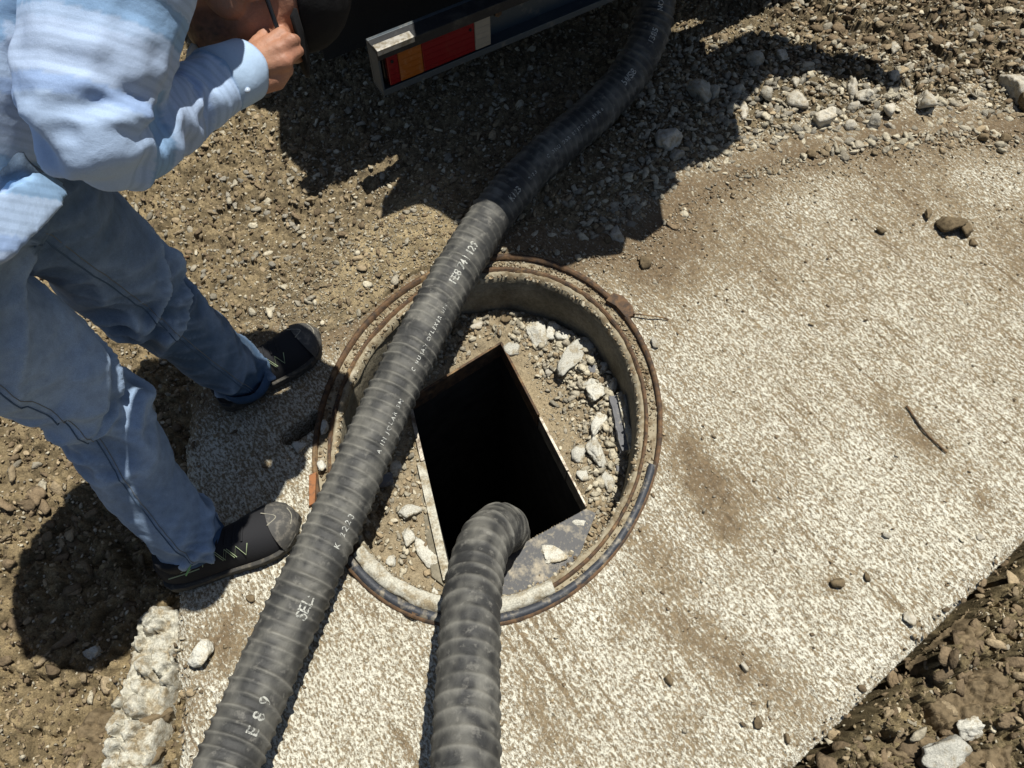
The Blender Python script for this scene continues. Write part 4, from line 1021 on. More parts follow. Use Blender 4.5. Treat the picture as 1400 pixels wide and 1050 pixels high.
# hems and seams
M['seam'] = mat('denim_stitch', (.16, .17, .17), .8); M['seamdark'] = mat('denim_seam', (.06, .10, .16), .8)
bv = BVHTree.FromPolygons([tuple(p) for p in co], [tuple(p.vertices) for p in me.polygons])
def on_surface(a, d, off=.001):
    h_ = bv.ray_cast(a+d*.3, -d, .4)
    return h_[0]+d*off if h_[0] is not None else None
def seamline(c, direc, name, r, mt, off=.0006, ts=(.05, 1)):
    P_ = catmull([tuple(p) for p in c[:5]], 16); P_ = P_[int(len(P_)*ts[0]):int(len(P_)*ts[1])]; out = []
    for i in range(len(P_)):
        a = V3(P_[i]); t = (V3(P_[min(i+1, len(P_)-1)])-V3(P_[max(i-1, 0)])).normalized(); d = (direc-t*direc.dot(t)).normalized(); q = on_surface(a, d, off)
        if q is not None: out.append(q)
    if len(out) > 3:
        mb = MB(); mb.tube([tuple(q) for q in out], r, 6); o = mb.build(name, mt, None, True)
        o.parent = jeans; 
        return out
seamline(legR, V3((.30, -.85, .25)), 'side_seam', .0011, M['seamdark'])
seamline(legR, V3((.38, -.82, .25)), 'stitching', .0007, M['seam'])
seamline(legL, V3((.45, -.80, .4)), 'side_seam', .0011, M['seamdark']); seamline(legL, V3((.54, -.75, .4)), 'stitching', .0007, M['seam'])
for c in (legR, legL):
    a = c[4]; t = (c[5]-c[4]).normalized()
    v, f = loft([a-t*.010, a+t*.006, a+t*.020, a+t*.021], [.0575, .0600, .0615, .055], [.0575, .0600, .0615, .055], hint=(0, 1, 0), n=36, cap=False)
    v = np.array(v); v += .004*np.c_[vn3(v[:, 0]*30, v[:, 1]*30, v[:, 2]*30, 4), vn3(v[:, 0]*30+9, v[:, 1]*30, v[:, 2]*30, 4), vn3(v[:, 0]*30+5, v[:, 1]*30, v[:, 2]*30, 4)]
    me_ = mesh_np('hem', v, np.array(f)); attr(me_, 'col', np.tile([.05, .10, .19], (len(v), 1))); o = obj('hem', me_, M['denim'], jeans)

# --- shirt
armR = [shR, mix(shR, elbR, .5)+V3((-.01, 0, 0)), elbR, mix(elbR, wrR, .5)+V3((0, -.004, -.012)), mix(elbR, wrR, .80)]
elbL = V3((-.42, 1.165, .92)); wrL = V3((-.235, 1.09, .95)); armL = [shL, mix(shL, elbL, .5), elbL, mix(elbL, wrL, .5), wrL]
tax = (shC-hipc).normalized(); lat = (shR-shL).normalized(); fro = tax.cross(lat).normalized()
if fro.z > 0: fro = -fro
toff = -lat*.045
tor = [hipc+V3((-.01, -.01, -.075))+lat*.045, hipc+V3((-.01, -.01, -.02))+lat*.02, hipc+V3((0, .0, .0)), mix(hipc, shC, .35)+fro*.02, mix(hipc, shC, .7)+fro*.01, shC-fro*.0, shC+tax*.05]
tor = [p+toff for p in tor]
torso = lof(tor, [.192, .188, .165, .150, .150, .140, .08], [.160, .155, .125, .112, .108, .090, .06], hint=tuple(lat), n=28, rnd=False)
sl = lambda c, r: (lambda P_: lof([V3(p) for p in P_], np.interp(np.linspace(0, 1, len(P_)), [0, .25, .5, .75, 1], r), None, hint=(0, 0, 1), n=24, rnd=True))(catmull([tuple(p) for p in c], 6))
shp = [torso, sl(armR, [.090, .078, .058, .040, .035]), sl(armL, [.092, .078, .062, .052, .042])]
shp.append(lof([mix(shC, shR, .3)-fro*.0, shR-fro*.01, shR+(elbR-shR)*.2], [.080, .080, .078], None, hint=tuple(lat)))
me, co = fuse(shp, .0050, 7)
nm = normals(me)
uA, dA, eA, tA = limbcoord(co, armR); uT, dT_, eT, tT = limbcoord(co, [tor[0], tor[3], tor[5]])
inA = np.clip((.125-dA)/.03, 0, 1)*(uA > .06); LA = (shR-elbR).length; LB = (elbR-wrR).length
w1 = vn3(eA[:, 0]*1.5, eA[:, 1]*1.5+uA*26, eA[:, 2]*1.5+uA*6, 111); w2 = vn3(eA[:, 0]*2.2+3, eA[:, 1]*2.2-uA*16, eA[:, 2]*2.2-uA*10, 112)
w3 = vn3(co[:, 0]*7+co[:, 2]*16, co[:, 1]*8-co[:, 2]*8, co[:, 2]*6, 113); w4 = vn3(co[:, 0]*22-co[:, 1]*6, co[:, 1]*11+co[:, 0]*9, co[:, 2]*16, 114)
ae = np.exp(-((uA-LA)/.07)**2); af = np.clip((uA-LA)/.05, 0, 1)
au = 1-np.clip((uA-LA+.02)/.06, 0, 1)
ta = co@np.array(tax); tl = co@np.array(lat); tf = co@np.array(fro)
k1 = vn3(eA[:, 0]*2.4+uA*3, eA[:, 1]*2.4+uA*4.5, eA[:, 2]*2.4-uA*3, 121); k2 = vn3(eA[:, 0]*4.2+5-uA*5, eA[:, 1]*4.2+uA*7, eA[:, 2]*4.2+uA*4, 122)
k3 = vn3(eA[:, 0]*1.2+uA*24, eA[:, 1]*1.2+uA*10, eA[:, 2]*1.2-uA*22, 123); k4 = vn3(eA[:, 0]*1.0-uA*40, eA[:, 1]*1.4+uA*16, eA[:, 2]*1.2+uA*30, 124)
q1 = vn3(ta*4.0+tl*5, tl*13+ta*2, tf*9, 125); q2 = vn3(ta*9+tf*4, tl*24, tf*15+ta*3, 126)
sm = lambda n: 1-np.sqrt(n*n+.012)*2.0
dsp = inA*(au*(.0030*sm(k1)+.0012*sm(k2))+(.002+.0075*ae+.0045*af)*sm(k3)+(.001+.004*ae+.003*af)*sm(k4))+(1-inA*.8)*(.0065*sm(q1)+.0022*sm(q2))-.002
co = co+nm*dsp[:, None]; setco(me, co)
uu = np.where(inA > .5, uA*1.0+.02, uT+.9)
ph = (uu/.165) % 1.0
pale = np.array([.37, .48, .66]); cyan = np.array([.24, .38, .58]); lav = np.array([.36, .45, .61]); mid = np.array([.29, .40, .62])
col = np.where((ph < .22)[:, None], cyan, np.where((ph < .30)[:, None], pale, np.where((ph < .62)[:, None], lav, np.where((ph < .72)[:, None], mid, pale))))
attr(me, 'col', col); attr(me, 'u', uu)
M['shirt'] = mat('shirt_cloth', attrcol='col', rough=.8, noise=(700, 'mul', .3, .7, .86), bump=[(16, .004, (1, 1, 1)), (90, .0006), (1000, .0003)], spec=.15)
def weave(m):
    nt = m.node_tree; N = nt.nodes; L = nt.links; b = N['Principled BSDF']; src = b.inputs['Base Color'].links[0].from_socket
    a = N.new('ShaderNodeAttribute'); a.attribute_name = 'u'; t = N.new('ShaderNodeMath'); t.operation = 'MULTIPLY'; t.inputs[1].default_value = 2*PI/.011; L.new(a.outputs['Fac'], t.inputs[0])
    sn = N.new('ShaderNodeMath'); sn.operation = 'SINE'; L.new(t.outputs[0], sn.inputs[0])
    mr = N.new('ShaderNodeMapRange'); mr.inputs[1].default_value = -.2; mr.inputs[2].default_value = .9; mr.inputs[3].default_value = 1.03; mr.inputs[4].default_value = .90; L.new(sn.outputs[0], mr.inputs[0])
    mx = N.new('ShaderNodeMix'); mx.data_type = 'RGBA'; mx.blend_type = 'MULTIPLY'; mx.inputs[0].default_value = 1; L.new(src, mx.inputs[6]); L.new(mr.outputs[0], mx.inputs[7]); L.new(mx.outputs[2], b.inputs['Base Color'])
weave(M['shirt'])
shirt = pobj('shirt', me, M['shirt']); ms_ = shirt.modifiers.new('soften', 'SMOOTH'); ms_.iterations = 3; ms_.factor = .5
# cuff
fd_ = (wrR-elbR).normalized()
v, f = loft([wrR-fd_*.062, wrR-fd_*.060, wrR-fd_*.03, wrR-fd_*.004, wrR+fd_*.002, wrR+fd_*.002], [.036, .0415, .0405, .039, .038, .032], [.036, .0415, .0405, .039, .038, .032], hint=(0, 0, 1), n=40, cap=False)
v = np.array(v); v += .0022*np.c_[vn3(v[:, 0]*40, v[:, 1]*40, v[:, 2]*40, 4), vn3(v[:, 0]*40+9, v[:, 1]*40, v[:, 2]*40, 4), vn3(v[:, 0]*40+5, v[:, 1]*40, v[:, 2]*40, 4)]
me_ = mesh_np('cuff', v, np.array(f)); attr(me_, 'col', np.tile([.36, .48, .64], (len(v), 1))); cuff = obj('cuff', me_, M['shirt'], shirt)
mb = MB(); 
bp_ = V3(U(322, 126, 1.045)); 
v, f = ell(wrR-fd_*.02+(V3((0, 0, CAM_H))-wrR).normalized()*.050+V3((.012, -.006, -.018)), [(.0042, 0, 0), (0, .0042, 0), (0, 0, .003)]); mb.add(v, f)
M['button'] = mat('button', (.34, .40, .48), .3); mb.build('button', M['button'], cuff, True)
# shirt tails hanging over the jeans
def sheet(name, grid_px, mt, parent, thick=.003, colr=(.26, .38, .52)):
    rows = [catmull([U(*p) for p in r], 8) for r in grid_px]; rows = np.array(rows); k = rows.shape[1]
    cols = np.stack([catmull(rows[:, j], 8) for j in range(k)], 1); n0_, n1_ = cols.shape[:2]
    v = cols.reshape(-1, 3); v = v+np.array([0, -.3, .9])*(.006*ridged(vn3(v[:, 0]*34, v[:, 1]*22, v[:, 2]*12, 9)))[:, None]
    i = np.arange(n0_-1)[:, None]*n1_+np.arange(n1_-1)[None]
    f = np.stack([i, i+1, i+n1_+1, i+n1_], -1).reshape(-1, 4); me = mesh_np(name, v, f); attr(me, 'col', np.tile(colr, (len(v), 1)))
    o = obj(name, me, mt, parent); m = o.modifiers.new('solid', 'SOLIDIFY'); m.thickness = thick; return o

# --- body: head, neck, torso, arms and hands in one skin
hc = V3(U(356, -14, 1.04))
c_ = V3((.92, .36, -.06)).normalized(); f0 = V3((.05, -.50, -.86)); f_d = (f0-c_*f0.dot(c_)).normalized(); r_d = f_d.cross(c_).normalized()
def HP(r, f, c): return hc+r_d*r+f_d*f+c_*c
def HE(r, f, c, a, b, d): return ell(HP(r, f, c), [r_d*a, f_d*b, c_*d])
def HL(pts, ra, rb=None): return lof([HP(*p) for p in pts], ra, rb, hint=tuple(r_d), n=14)
head = [HE(0, -.012, .035, .077, .096, .085), HE(0, .015, -.005, .070, .078, .085), HE(0, .030, -.062, .052, .052, .048), HE(0, .066, -.088, .026, .022, .022),
        HE(0, .078, .022, .050, .020, .020), HE(.030, .062, -.028, .030, .026, .026), HE(-.030, .062, -.028, .030, .026, .026),
        HL([(0, .088, .016), (0, .106, -.018), (0, .104, -.028)], [.007, .013, .011]), HE(.012, .094, -.028, .009, .011, .008), HE(-.012, .094, -.028, .009, .011, .008),
        HL([(-.024, .080, -.052), (0, .092, -.050), (.024, .080, -.052)], [.006, .008, .006]), HL([(-.020, .080, -.066), (0, .090, -.066), (.020, .080, -.066)], [.006, .009, .006]),
        HE(.077, -.012, -.012, .010, .020, .033), HE(-.077, -.012, -.012, .010, .020, .033), HE(.060, -.01, -.045, .018, .035, .03), HE(-.060, -.01, -.045, .018, .035, .03)]
neck = lof([shC+tax*.02-fro*.01, mix(shC, HP(0, -.03, -.05), .55)-fro*.01, HP(0, -.025, -.05)], [.066, .062, .062], None, hint=tuple(lat))
innt = lof(tor[2:6], [.12, .12, .13, .12], [.10, .10, .09, .08], hint=tuple(lat))
def thin(c, r0, r1): return lof(c, list(np.linspace(r0, r1, len(c))), None)
hd = lambda a, b, d: V3(U(a, b, d-.09))
WR = wrR+fd_*.0
PALM = [(hd(338, 100, 1.09), .024), (hd(352, 88, 1.09), .025)]
hand = [lof([wrR-fd_*.05, wrR, hd(345, 96, 1.093)], [.025, .0245, .026], None)]
roots = {'i': hd(355, 60, 1.095), 'm': hd(369, 60, 1.086), 'r': hd(381, 68, 1.084), 'p': hd(388, 84, 1.088)}
for k, q in roots.items():
    b0 = mix(hd(343, 96, 1.094), q, .12)
    hand.append(lof([b0, mix(b0, q, .5)+V3((0, 0, .003)), q], [.019, .0165, .0125], None, n=14))
hand.append(lof([hd(352, 96, 1.10), hd(366, 88, 1.10), hd(378, 82, 1.10)], [.022, .026, .018], None, n=14))
hand.append(lof([hd(358, 112, 1.10), hd(375, 104, 1.105), hd(388, 94, 1.105)], [.016, .019, .013], None, n=14))
fing = [[roots['i'], hd(362, 47, 1.10), hd(370, 39, 1.125), hd(378, 42, 1.145)], [roots['m'], hd(385, 47, 1.088), hd(388, 46, 1.115), hd(382, 47, 1.135)],
        [roots['r'], hd(399, 55, 1.082), hd(403, 55, 1.108), hd(396, 57, 1.128)], [roots['p'], hd(405, 71, 1.092), hd(409, 70, 1.110), hd(402, 70, 1.126)]]
fr_ = [[.0105, .0090, .0078, .0066], [.0108, .0098, .0084, .0070], [.0102, .0092, .0080, .0068], [.0090, .0080, .0070, .0060]]
for p_, r_ in zip(fing, fr_): hand.append(lof(p_, r_, None, n=14))
hand.append(lof([hd(346, 92, 1.105), hd(350, 72, 1.125), hd(362, 58, 1.14), hd(372, 50, 1.15)], [.016, .0125, .0105, .0085], None, n=14))
# left hand closed loosely
hl = []; dl = (wrL-elbL).normalized(); hl.append(lof([wrL-dl*.05, wrL, wrL+dl*.05], [.024, .025, .030], None))
sdl = dl.cross(V3((0, 0, 1))).normalized(); upl = sdl.cross(dl)
for k in range(4):
    b = wrL+dl*.06+sdl*(.032-.021*k); ln = (.034, .038, .035, .028)[k]
    hl.append(lof([b, b+dl*ln, b+dl*(ln+.012)-upl*.020, b+dl*(ln-.008)-upl*.034], [.0105, .0092, .0085, .0072], None, n=12))
hl.append(lof([wrL+dl*.02+sdl*.028, wrL+dl*.045+sdl*.050-upl*.01, wrL+dl*.075+sdl*.045-upl*.02], [.014, .0115, .009], None, n=12))
parts = head+[neck, innt, thin([shC, shR], .05, .05), thin([shC, shL], .05, .05), thin([shR, elbR, wrR], .042, .024), thin([shL, elbL, wrL], .042, .024)]+hand+hl
me, co = fuse(parts, .0026, 2, .35)
loc = co-np.array(hc); lr = loc@np.array(r_d); lf = loc@np.array(f_d); lc = loc@np.array(c_)
isr = (np.linalg.norm(loc, axis=1) < .17)
skin = np.array([.36, .185, .115]); red = np.array([.34, .12, .075]); beard = np.array([.06, .045, .038]); grey_ = np.array([.20, .155, .13])
sk = skin*(1+.12*vn3(co[:, 0]*40, co[:, 1]*40, co[:, 2]*40, 5))[:, None]
rd = np.clip(.4+.5*vn3(co[:, 0]*25, co[:, 1]*25, co[:, 2]*25, 15), 0, 1)*isr; sk = sk*(1-rd*.5)[:, None]+red*(rd*.5)[:, None]
tn = vn3(co[:, 0]*300, co[:, 1]*300, co[:, 2]*300, 25)
bm_ = np.clip((-.030-lc)/.03, 0, 1)*np.clip((lf+.0)/.03, 0, 1)*isr*(.75+.25*tn)
bm_ = bm_*(1-.8*np.exp(-((lc+.059)/.006)**2)*(lf > .08))
sk = sk*(1-bm_)[:, None]+beard*bm_[:, None]
hm = np.clip((.02-lf)/.02, 0, 1)*np.clip((np.abs(lr)-.045)/.02+.0, 0, 1)*np.clip((lc+.07)/.02, 0, 1)*isr*np.clip(.55+.6*tn, 0, 1)
hm = np.maximum(hm, np.clip((-.02-lf)/.02, 0, 1)*isr*(lc > -.07)*.8)
sk = sk*(1-hm)[:, None]+grey_*hm[:, None]
attr(me, 'col', np.clip(sk, .01, 1))
M['skin'] = mat('skin', attrcol='col', rough=.55, noise=(500, 'mul', .3, .7, .85), bump=[(160, .0010), (600, .0003)], spec=.35)
M['skin'].node_tree.nodes['Principled BSDF'].inputs['Subsurface Weight'].default_value = .08
M['skin'].node_tree.nodes['Principled BSDF'].inputs['Subsurface Radius'].default_value = (.01, .004, .002)
body = pobj('body', me, M['skin'])
M['nail'] = mat('nail', (.46, .28, .22), .35)
M['black'] = mat('black_cloth', (.004, .004, .005), .95, bump=[(300, .0006)]); M['plastic'] = mat('black_plastic', (.01, .01, .012), .25, spec=.5)
M['eye'] = mat('eye', (.6, .58, .55), .2); M['iris'] = mat('iris', (.03, .02, .015), .1)
for s_ in (1, -1):
    mb = MB(); mb.add(*ell(HP(.031*s_, .068, .002), [r_d*.013, f_d*.0115, c_*.0115])); e_ = mb.build('eye', M['eye'], body, True)
    mb = MB(); mb.add(*ell(HP(.031*s_, .077, -.001), [r_d*.0055, f_d*.0035, c_*.0055])); mb.build('iris', M['iris'], e_, True)
# dark cap with a visor pointing down past the brow
parts = [HE(0, -.012, .046, .083, .101, .080)]
me, co = fuse(parts, .004, 2); loc = co-np.array(hc); lc = loc@np.array(c_); lf = loc@np.array(f_d)
lim = .036-.12*np.clip(-lf, 0, .2)
co = co+np.outer(np.clip(lim-lc, 0, None), np.array(c_)); setco(me, co)
cap = pobj('cap', me, M['black'])
v = []; f = []; nv = 14
for j in range(8):
    for i in range(nv):
        t = -1+2*i/(nv-1); r = .078*t; e0 = .082*math.sqrt(max(0, 1-(t*.96)**2)); out = .082*math.sqrt(max(0, 1-(t*.97)**2))*(j/7.)
        v.append(tuple(HP(r*(1+.03*j/7), e0+out*.45, .040-.008*(t*t)-.008*j/7)))
f = [(j*nv+i, j*nv+i+1, (j+1)*nv+i+1, (j+1)*nv+i) for j in range(7) for i in range(nv-1)]
o = obj('visor', mesh_np('visor', v, f), M['black'], cap); m_ = o.modifiers.new('s', 'SOLIDIFY'); m_.thickness = .005; m_.offset = 0
# sunglasses
glo = bpy.data.objects.new('sunglasses', None); link(glo, man); glo.matrix_parent_inverse = Matrix.Translation(-man.location)
for s_ in (1, -1):
    mb = MB(); mb.tube([HP(.073*s_, .080, .006), HP(.081*s_, .055, .004), HP(.084*s_, .01, .000), HP(.082*s_, -.03, -.006)], .0030, 8); mb.build('temple_arm', M['plastic'], glo, True)
for s_ in (1, -1):
    v, f = ell(HP(.036*s_, .088, .000), [r_d*.032+f_d*-.006*s_, f_d*.006, c_*.020]); mb = MB(); mb.add(v, f); mb.build('sunglass_lens', M['plastic'], glo, True)
# collar stand turned round the neck
nb = shC+tax*.055-fro*.005; nd = (HP(0, -.03, -.06)-shC).normalized()
v, f = loft([nb-nd*.02, nb+nd*.0, nb+nd*.030, nb+nd*.034], [.085, .080, .075, .071], [.085, .080, .075, .071], hint=tuple(lat), n=36, cap=False)
me_ = mesh_np('collar', v, np.array(f)); attr(me_, 'col', np.tile([.42, .54, .66], (len(v), 1))); obj('collar', me_, M['shirt'], shirt).modifiers.new('s', 'SOLIDIFY').thickness = .004
sheet('collar_wing', [[(262, 60, 1.025), (272, 62, 1.035), (277, 60, 1.045)], [(256, 78, 1.025), (270, 82, 1.035), (278, 84, 1.045)], [(250, 100, 1.035), (268, 102, 1.045), (281, 99, 1.045)], [(244, 118, 1.035), (262, 110, 1.045), (280, 101, 1.055)]], M['shirt'], shirt, colr=(.45, .52, .58))
sheet('collar_wing', [[(272, -20, 1.0), (282, -20, 1.0), (292, -20, 1.0)], [(274, 0, 1.0), (282, 0, .995), (289, 0, 1.0)], [(276, 14, 1.0), (281, 19, 1.0), (287, 12, 1.0)]], M['shirt'], shirt, colr=(.30, .46, .62))

# --- shoes
M['shoe'] = mat('shoe_fabric', (.018, .018, .020), .85, bump=[(500, .0006)], spec=.2); M['toe'] = mat('dusty_toe_rubber', (.060, .058, .054), .7, noise=(60, (.17, .155, .13), .5, .7), bump=[(120, .001)])
M['sole'] = mat('shoe_sole', (.040, .038, .034), .8, noise=(70, (.12, .105, .08), .5, .7), bump=[(200, .001)]); M['lace'] = mat('pale_lace', (.34, .40, .24), .7); M['green'] = mat('green_loop', (.16, .36, .14), .6); M['mud'] = mat('dry_mud_line', (.30, .28, .22), .9)
def shoe(name, heel, toe, lift=0, yaw_r=0):
    heel = V3(heel); toe = V3(toe); F = (toe-heel); L = F.length; F.normalize(); S_ = V3((F.y, -F.x, 0)).normalized(); Z = S_.cross(F)*1.0
    if Z.z < 0: Z = -Z
    sh_ = bpy.data.objects.new(name, None); link(sh_, man); sh_.matrix_parent_inverse = Matrix.Translation(-man.location)
    k = L/.30
    def P(x, y, z): return heel+F*(x*k)+S_*y+Z*z          # x from heel to toe, +y = right side
    xs_ = [0, .012, .04, .08, .12, .16, .20, .24, .27, .29, .30]
    hw = [.020, .034, .041, .042, .041, .045, .052, .054, .047, .032, .012]     # half width
    cy = [0, 0, 0, .002, .004, .004, .002, -.001, -.004, -.006, -.007]
    top = [.080, .098, .108, .106, .098, .088, .079, .070, .060, .048, .034]
    n = 28; v = []
    for X_, w_, c0, t_ in zip(xs_, hw, cy, top):
        for q in range(n):
            a = 2*PI*q/n; sy_ = math.sin(a); sz_ = math.cos(a)
            yy = c0+w_*(abs(sy_)**.8)*math.copysign(1, sy_)*(1 if sz_ < 0 else (1-.22*sz_)); zz = .022+(t_-.022)*(max(sz_, 0)**.75) if sz_ > 0 else .022+.006*sz_
            v.append(tuple(P(X_, yy, zz)))
    N = len(xs_); f = [(i*n+q, i*n+(q+1) % n, (i+1)*n+(q+1) % n, (i+1)*n+q) for i in range(N-1) for q in range(n)]+[tuple(range(n)), tuple(range((N-1)*n, N*n))]
    o = obj('upper', mesh_np('upper', v, f), M['shoe'], sh_); m = o.modifiers.new('s', 'SUBSURF'); m.levels = m.render_levels = 1
    # toe cap: front part slightly proud
    v = []; N2 = 0
    for X_, w_, c0, t_ in list(zip(xs_, hw, cy, top))[7:]:
        N2 += 1
        for q in range(n):
            a = 2*PI*q/n; sy_ = math.sin(a); sz_ = math.cos(a)
            yy = c0+(w_+.0028)*(abs(sy_)**.8)*math.copysign(1, sy_)*(1 if sz_ < 0 else (1-.22*sz_)); zz = .022+(t_+.002-.022)*(max(sz_, 0)**.75) if sz_ > 0 else .020+.006*sz_
            v.append(tuple(P(X_+.0015+(.012*(1-sz_) if N2 == 1 else 0), yy, zz)))
    f = [(i*n+q, i*n+(q+1) % n, (i+1)*n+(q+1) % n, (i+1)*n+q) for i in range(N2-1) for q in range(n)]+[tuple(range((N2-1)*n, N2*n))]
    o = obj('toe_cap', mesh_np('toe_cap', v, f), M['toe'], sh_); m = o.modifiers.new('s', 'SUBSURF'); m.levels = m.render_levels = 1
    mb = MB(); 
    for z0, z1, e_ in ((.0, .013, .004), (.0135, .026, .0065)):
        ol = [(x_-.004, (c0+w_+e_)) for x_, w_, c0 in zip(xs_, hw, cy)]+[(.307, -.007)]+[(x_-.004, (c0-w_-e_)) for x_, w_, c0 in list(zip(xs_, hw, cy))[::-1]]
        ng = len(ol); vv = [tuple(P(a, b, z0 if 0 else z0+.004*max(0, (a-.24)/.06))) for a, b in ol]+[tuple(P(a, b, z1+.006*max(0, (a-.24)/.06)+.006*max(0, (.05-a)/.05))) for a, b in ol]
        mb.add(vv, [tuple(reversed(range(ng))), tuple(range(ng, 2*ng))]+[(i, (i+1) % ng, ng+(i+1) % ng, ng+i) for i in range(ng)])
    mb.build('sole', M['sole'], sh_, bevel=.002)
    # treads
    # laces and side zigzag
    def upz(x_, y_):
        w_ = float(np.interp(x_, xs_, hw)); t_ = float(np.interp(x_, xs_, top)); c0 = float(np.interp(x_, xs_, cy))
        yy = min(.999, abs(y_-c0)/w_); return .022+(t_-.022)*(max(1e-3, 1-yy**2.6)**.42)+.0016
    def LP(x_, fr): w_ = float(np.interp(x_, xs_, hw)); c0 = float(np.interp(x_, xs_, cy)); y_ = c0+fr*w_*.92; return P(x_, y_, upz(x_, y_))
    zz = []
    for i in range(9): zz.append(LP(.10+.0115*i, .93 if i % 2 else .56))
    mb = MB(); mb.tube(zz, .0011, 5); z2 = [LP(.093+.0115*i, .56 if i % 2 else .93) for i in range(9)]; mb.tube(z2[:7], .0009, 5)
    mb.tube([LP(.05, .90), LP(.07, .82), LP(.088, .62), LP(.095, .60), LP(.085, .80), LP(.065, .93)], .0010, 5)
    mb.build('zigzag_cord', M['lace'], sh_)
    mb = MB()
    for i in range(5):
        x_ = .115+.017*i; mb.tube([LP(x_, .42), LP(x_+.004, .15), LP(x_+.010, -.2), LP(x_+.012, -.42)], .0022, 6)
    mb.build('lace', M['shoe'], sh_)
    mb = MB()
    for i in range(2): mb.tube([LP(.150+.017*i, .30), LP(.153+.017*i, .12)], .0012, 5)
    mb.tube([LP(.02, .97), LP(.05, .96), LP(.085, .95)], .0012, 5)
    mb.build('eyelet', M['lace'], sh_)
    mb = MB(); mb.tube(catmull([P(.060, .046, .085), P(.082, .035, .108), P(.098, .010, .122), P(.098, -.02, .120)], 6), .0018, 6); mb.build('tongue_loop', M['green'], sh_, True)
    mb = MB(); mb.tube(catmull([LP(.235, -.5), LP(.262, -.12), LP(.24, .15)], 6), .0010, 5); mb.tube(catmull([LP(.288, -.6), LP(.292, .0), LP(.285, .6)], 6), .0010, 5); mb.build('mud_line', M['mud'], sh_)
    # ankle collar and sock
    a = P(.055, 0, .085)
    v, f = loft([a-Z*.02, a+Z*.015, a+Z*.03], [.040, .042, .040], [.034, .036, .034], hint=tuple(F), n=24, cap=True); obj('ankle_collar', mesh_np('ankle_collar', v, f), M['shoe'], sh_)
    return sh_
hR = V3(G(232, 790, .0)); tR_ = V3(G(412, 716, .0)); shoe('shoe', (hR.x, hR.y, .003), (tR_.x, tR_.y, .003))
hL_ = V3(G(304, 552, .0)); tL_ = V3(G(440, 466, .0)); shoe('shoe', (hL_.x, hL_.y, .003), (tL_.x, tL_.y, .010))

# ------------------------------------------------------------ the truck
M['truck'] = mat('dusty_black_steel', (.020, .021, .023), .6, .2, noise=(18, (.075, .07, .06), .5, .72), noise2=(160, 'mul', .4, .65, .7), bump=[(120, .001)], spec=.4)
M['bump'] = mat('bumper_paint', (.045, .058, .068), .55, .1, noise=(24, (.14, .135, .12), .54, .72), bump=[(150, .0008)], spec=.4)
M['lip'] = mat('sunlit_bumper_edge', (.36, .34, .30), .5, .2, noise=(60, (.20, .17, .12), .45, .6), bump=[(160, .0006)], spec=.5)
M['red'] = mat('red_lens', (.16, .006, .008), .25, noise=(40, (.16, .02, .015), .5, .72), spec=.5); M['amber'] = mat('amber_lens', (.26, .075, .008), .3, noise=(70, (.30, .12, .05), .5, .66), spec=.5); M['clear'] = mat('clear_lens', (.24, .22, .18), .35, noise=(40, (.28, .25, .2), .5, .7), spec=.5)
M['tank'] = mat('tank_paint', (.30, .31, .30), .45, .0, noise=(8, (.16, .15, .13), .5, .7), spec=.4); M['tyre'] = mat('tyre_rubber', (.02, .02, .02), .9, bump=[(60, .002)])
TU = V3((.845, .534, 0)).normalized(); TV = V3((-.534, .845, 0)).normalized(); TZ = V3((0, 0, 1))
TA = V3(G(525, 131, .25))
truck = thing('vacuum_truck', 'dark dusty rear of a tank truck with red and amber tail lamp in its bumper', 'truck', tuple(TA))
def TP(u, v, z): return TU*u+TV*v+TZ*(z-.25)      # local to the truck empty
def tbox(mb, u0, u1, v0, v1, z0, z1): mb.box(TP(u0, v0, z0), TU*(u1-u0), TV*(v1-v0), TZ*(z1-z0))
BH = .128
bmp = None
mb = MB(); tbox(mb, 0, 2.3, .045, .055, .25, .25+BH); tbox(mb, 0, 2.3, 0, .0445, .25, .258); tbox(mb, 0, 2.3, -.003, .0, .25, .268); tbox(mb, 0, .006, .0, .0445, .2585, .25+BH-.0085)
bumper = mb.build('bumper', M['bump'], truck, bevel=.0015)
mb = MB(); tbox(mb, 0, 2.3, .002, .0445, .25+BH-.008, .25+BH); tbox(mb, 0, 2.3, -.002, .0015, .25+BH-.026, .25+BH); mb.build('top_flange', M['truck'], bumper, bevel=.001)
mb = MB(); tbox(mb, .001, .100, -.0035, .020, .25+BH+.0005, .25+BH+.004); tbox(mb, .001, .100, -.006, -.0036, .25+BH-.010, .25+BH+.004); mb.build('sunlit_worn_edge', M['lip'], bumper, bevel=.0008)  # left end of the edge made paler to stand for sun on it
# tail lamp
lz0, lz1 = .270, .355
lamp = bpy.data.objects.new('tail_lamp', None); link(lamp, truck)
lamps = [('red', .022, .052), ('amber', .0525, .118), ('red', .1185, .268), ('clear', .2685, .315)]
mb = MB(); tbox(mb, .016, .322, .016, .044, lz0-.004, lz1+.004); mb.build('lamp_housing', M['plastic'], lamp, bevel=.002)
for k, a, b in lamps:
    mb = MB(); tbox(mb, a, b, .000, .0155, lz0, lz1); mb.build({'red': 'red_lens', 'amber': 'amber_lens', 'clear': 'clear_lens'}[k], M[k], lamp, bevel=.0025)
mb = MB()
for uu_ in (.255, .035): 
    q = TP(uu_, -.001, lz1-.018); mb.tube([q, q+TV*-.002], .004, 10)
mb.build('lens_screw', M['plastic'], lamp, kind='stuff')
for k, a, b in lamps:
    mb = MB()
    for q in range(5): tbox(mb, a+.002, b-.002, -.0007, .0002, lz0+.010+.016*q, lz0+.0125+.016*q)
    mb.build('lens_rib', M[k], lamp, kind='stuff')
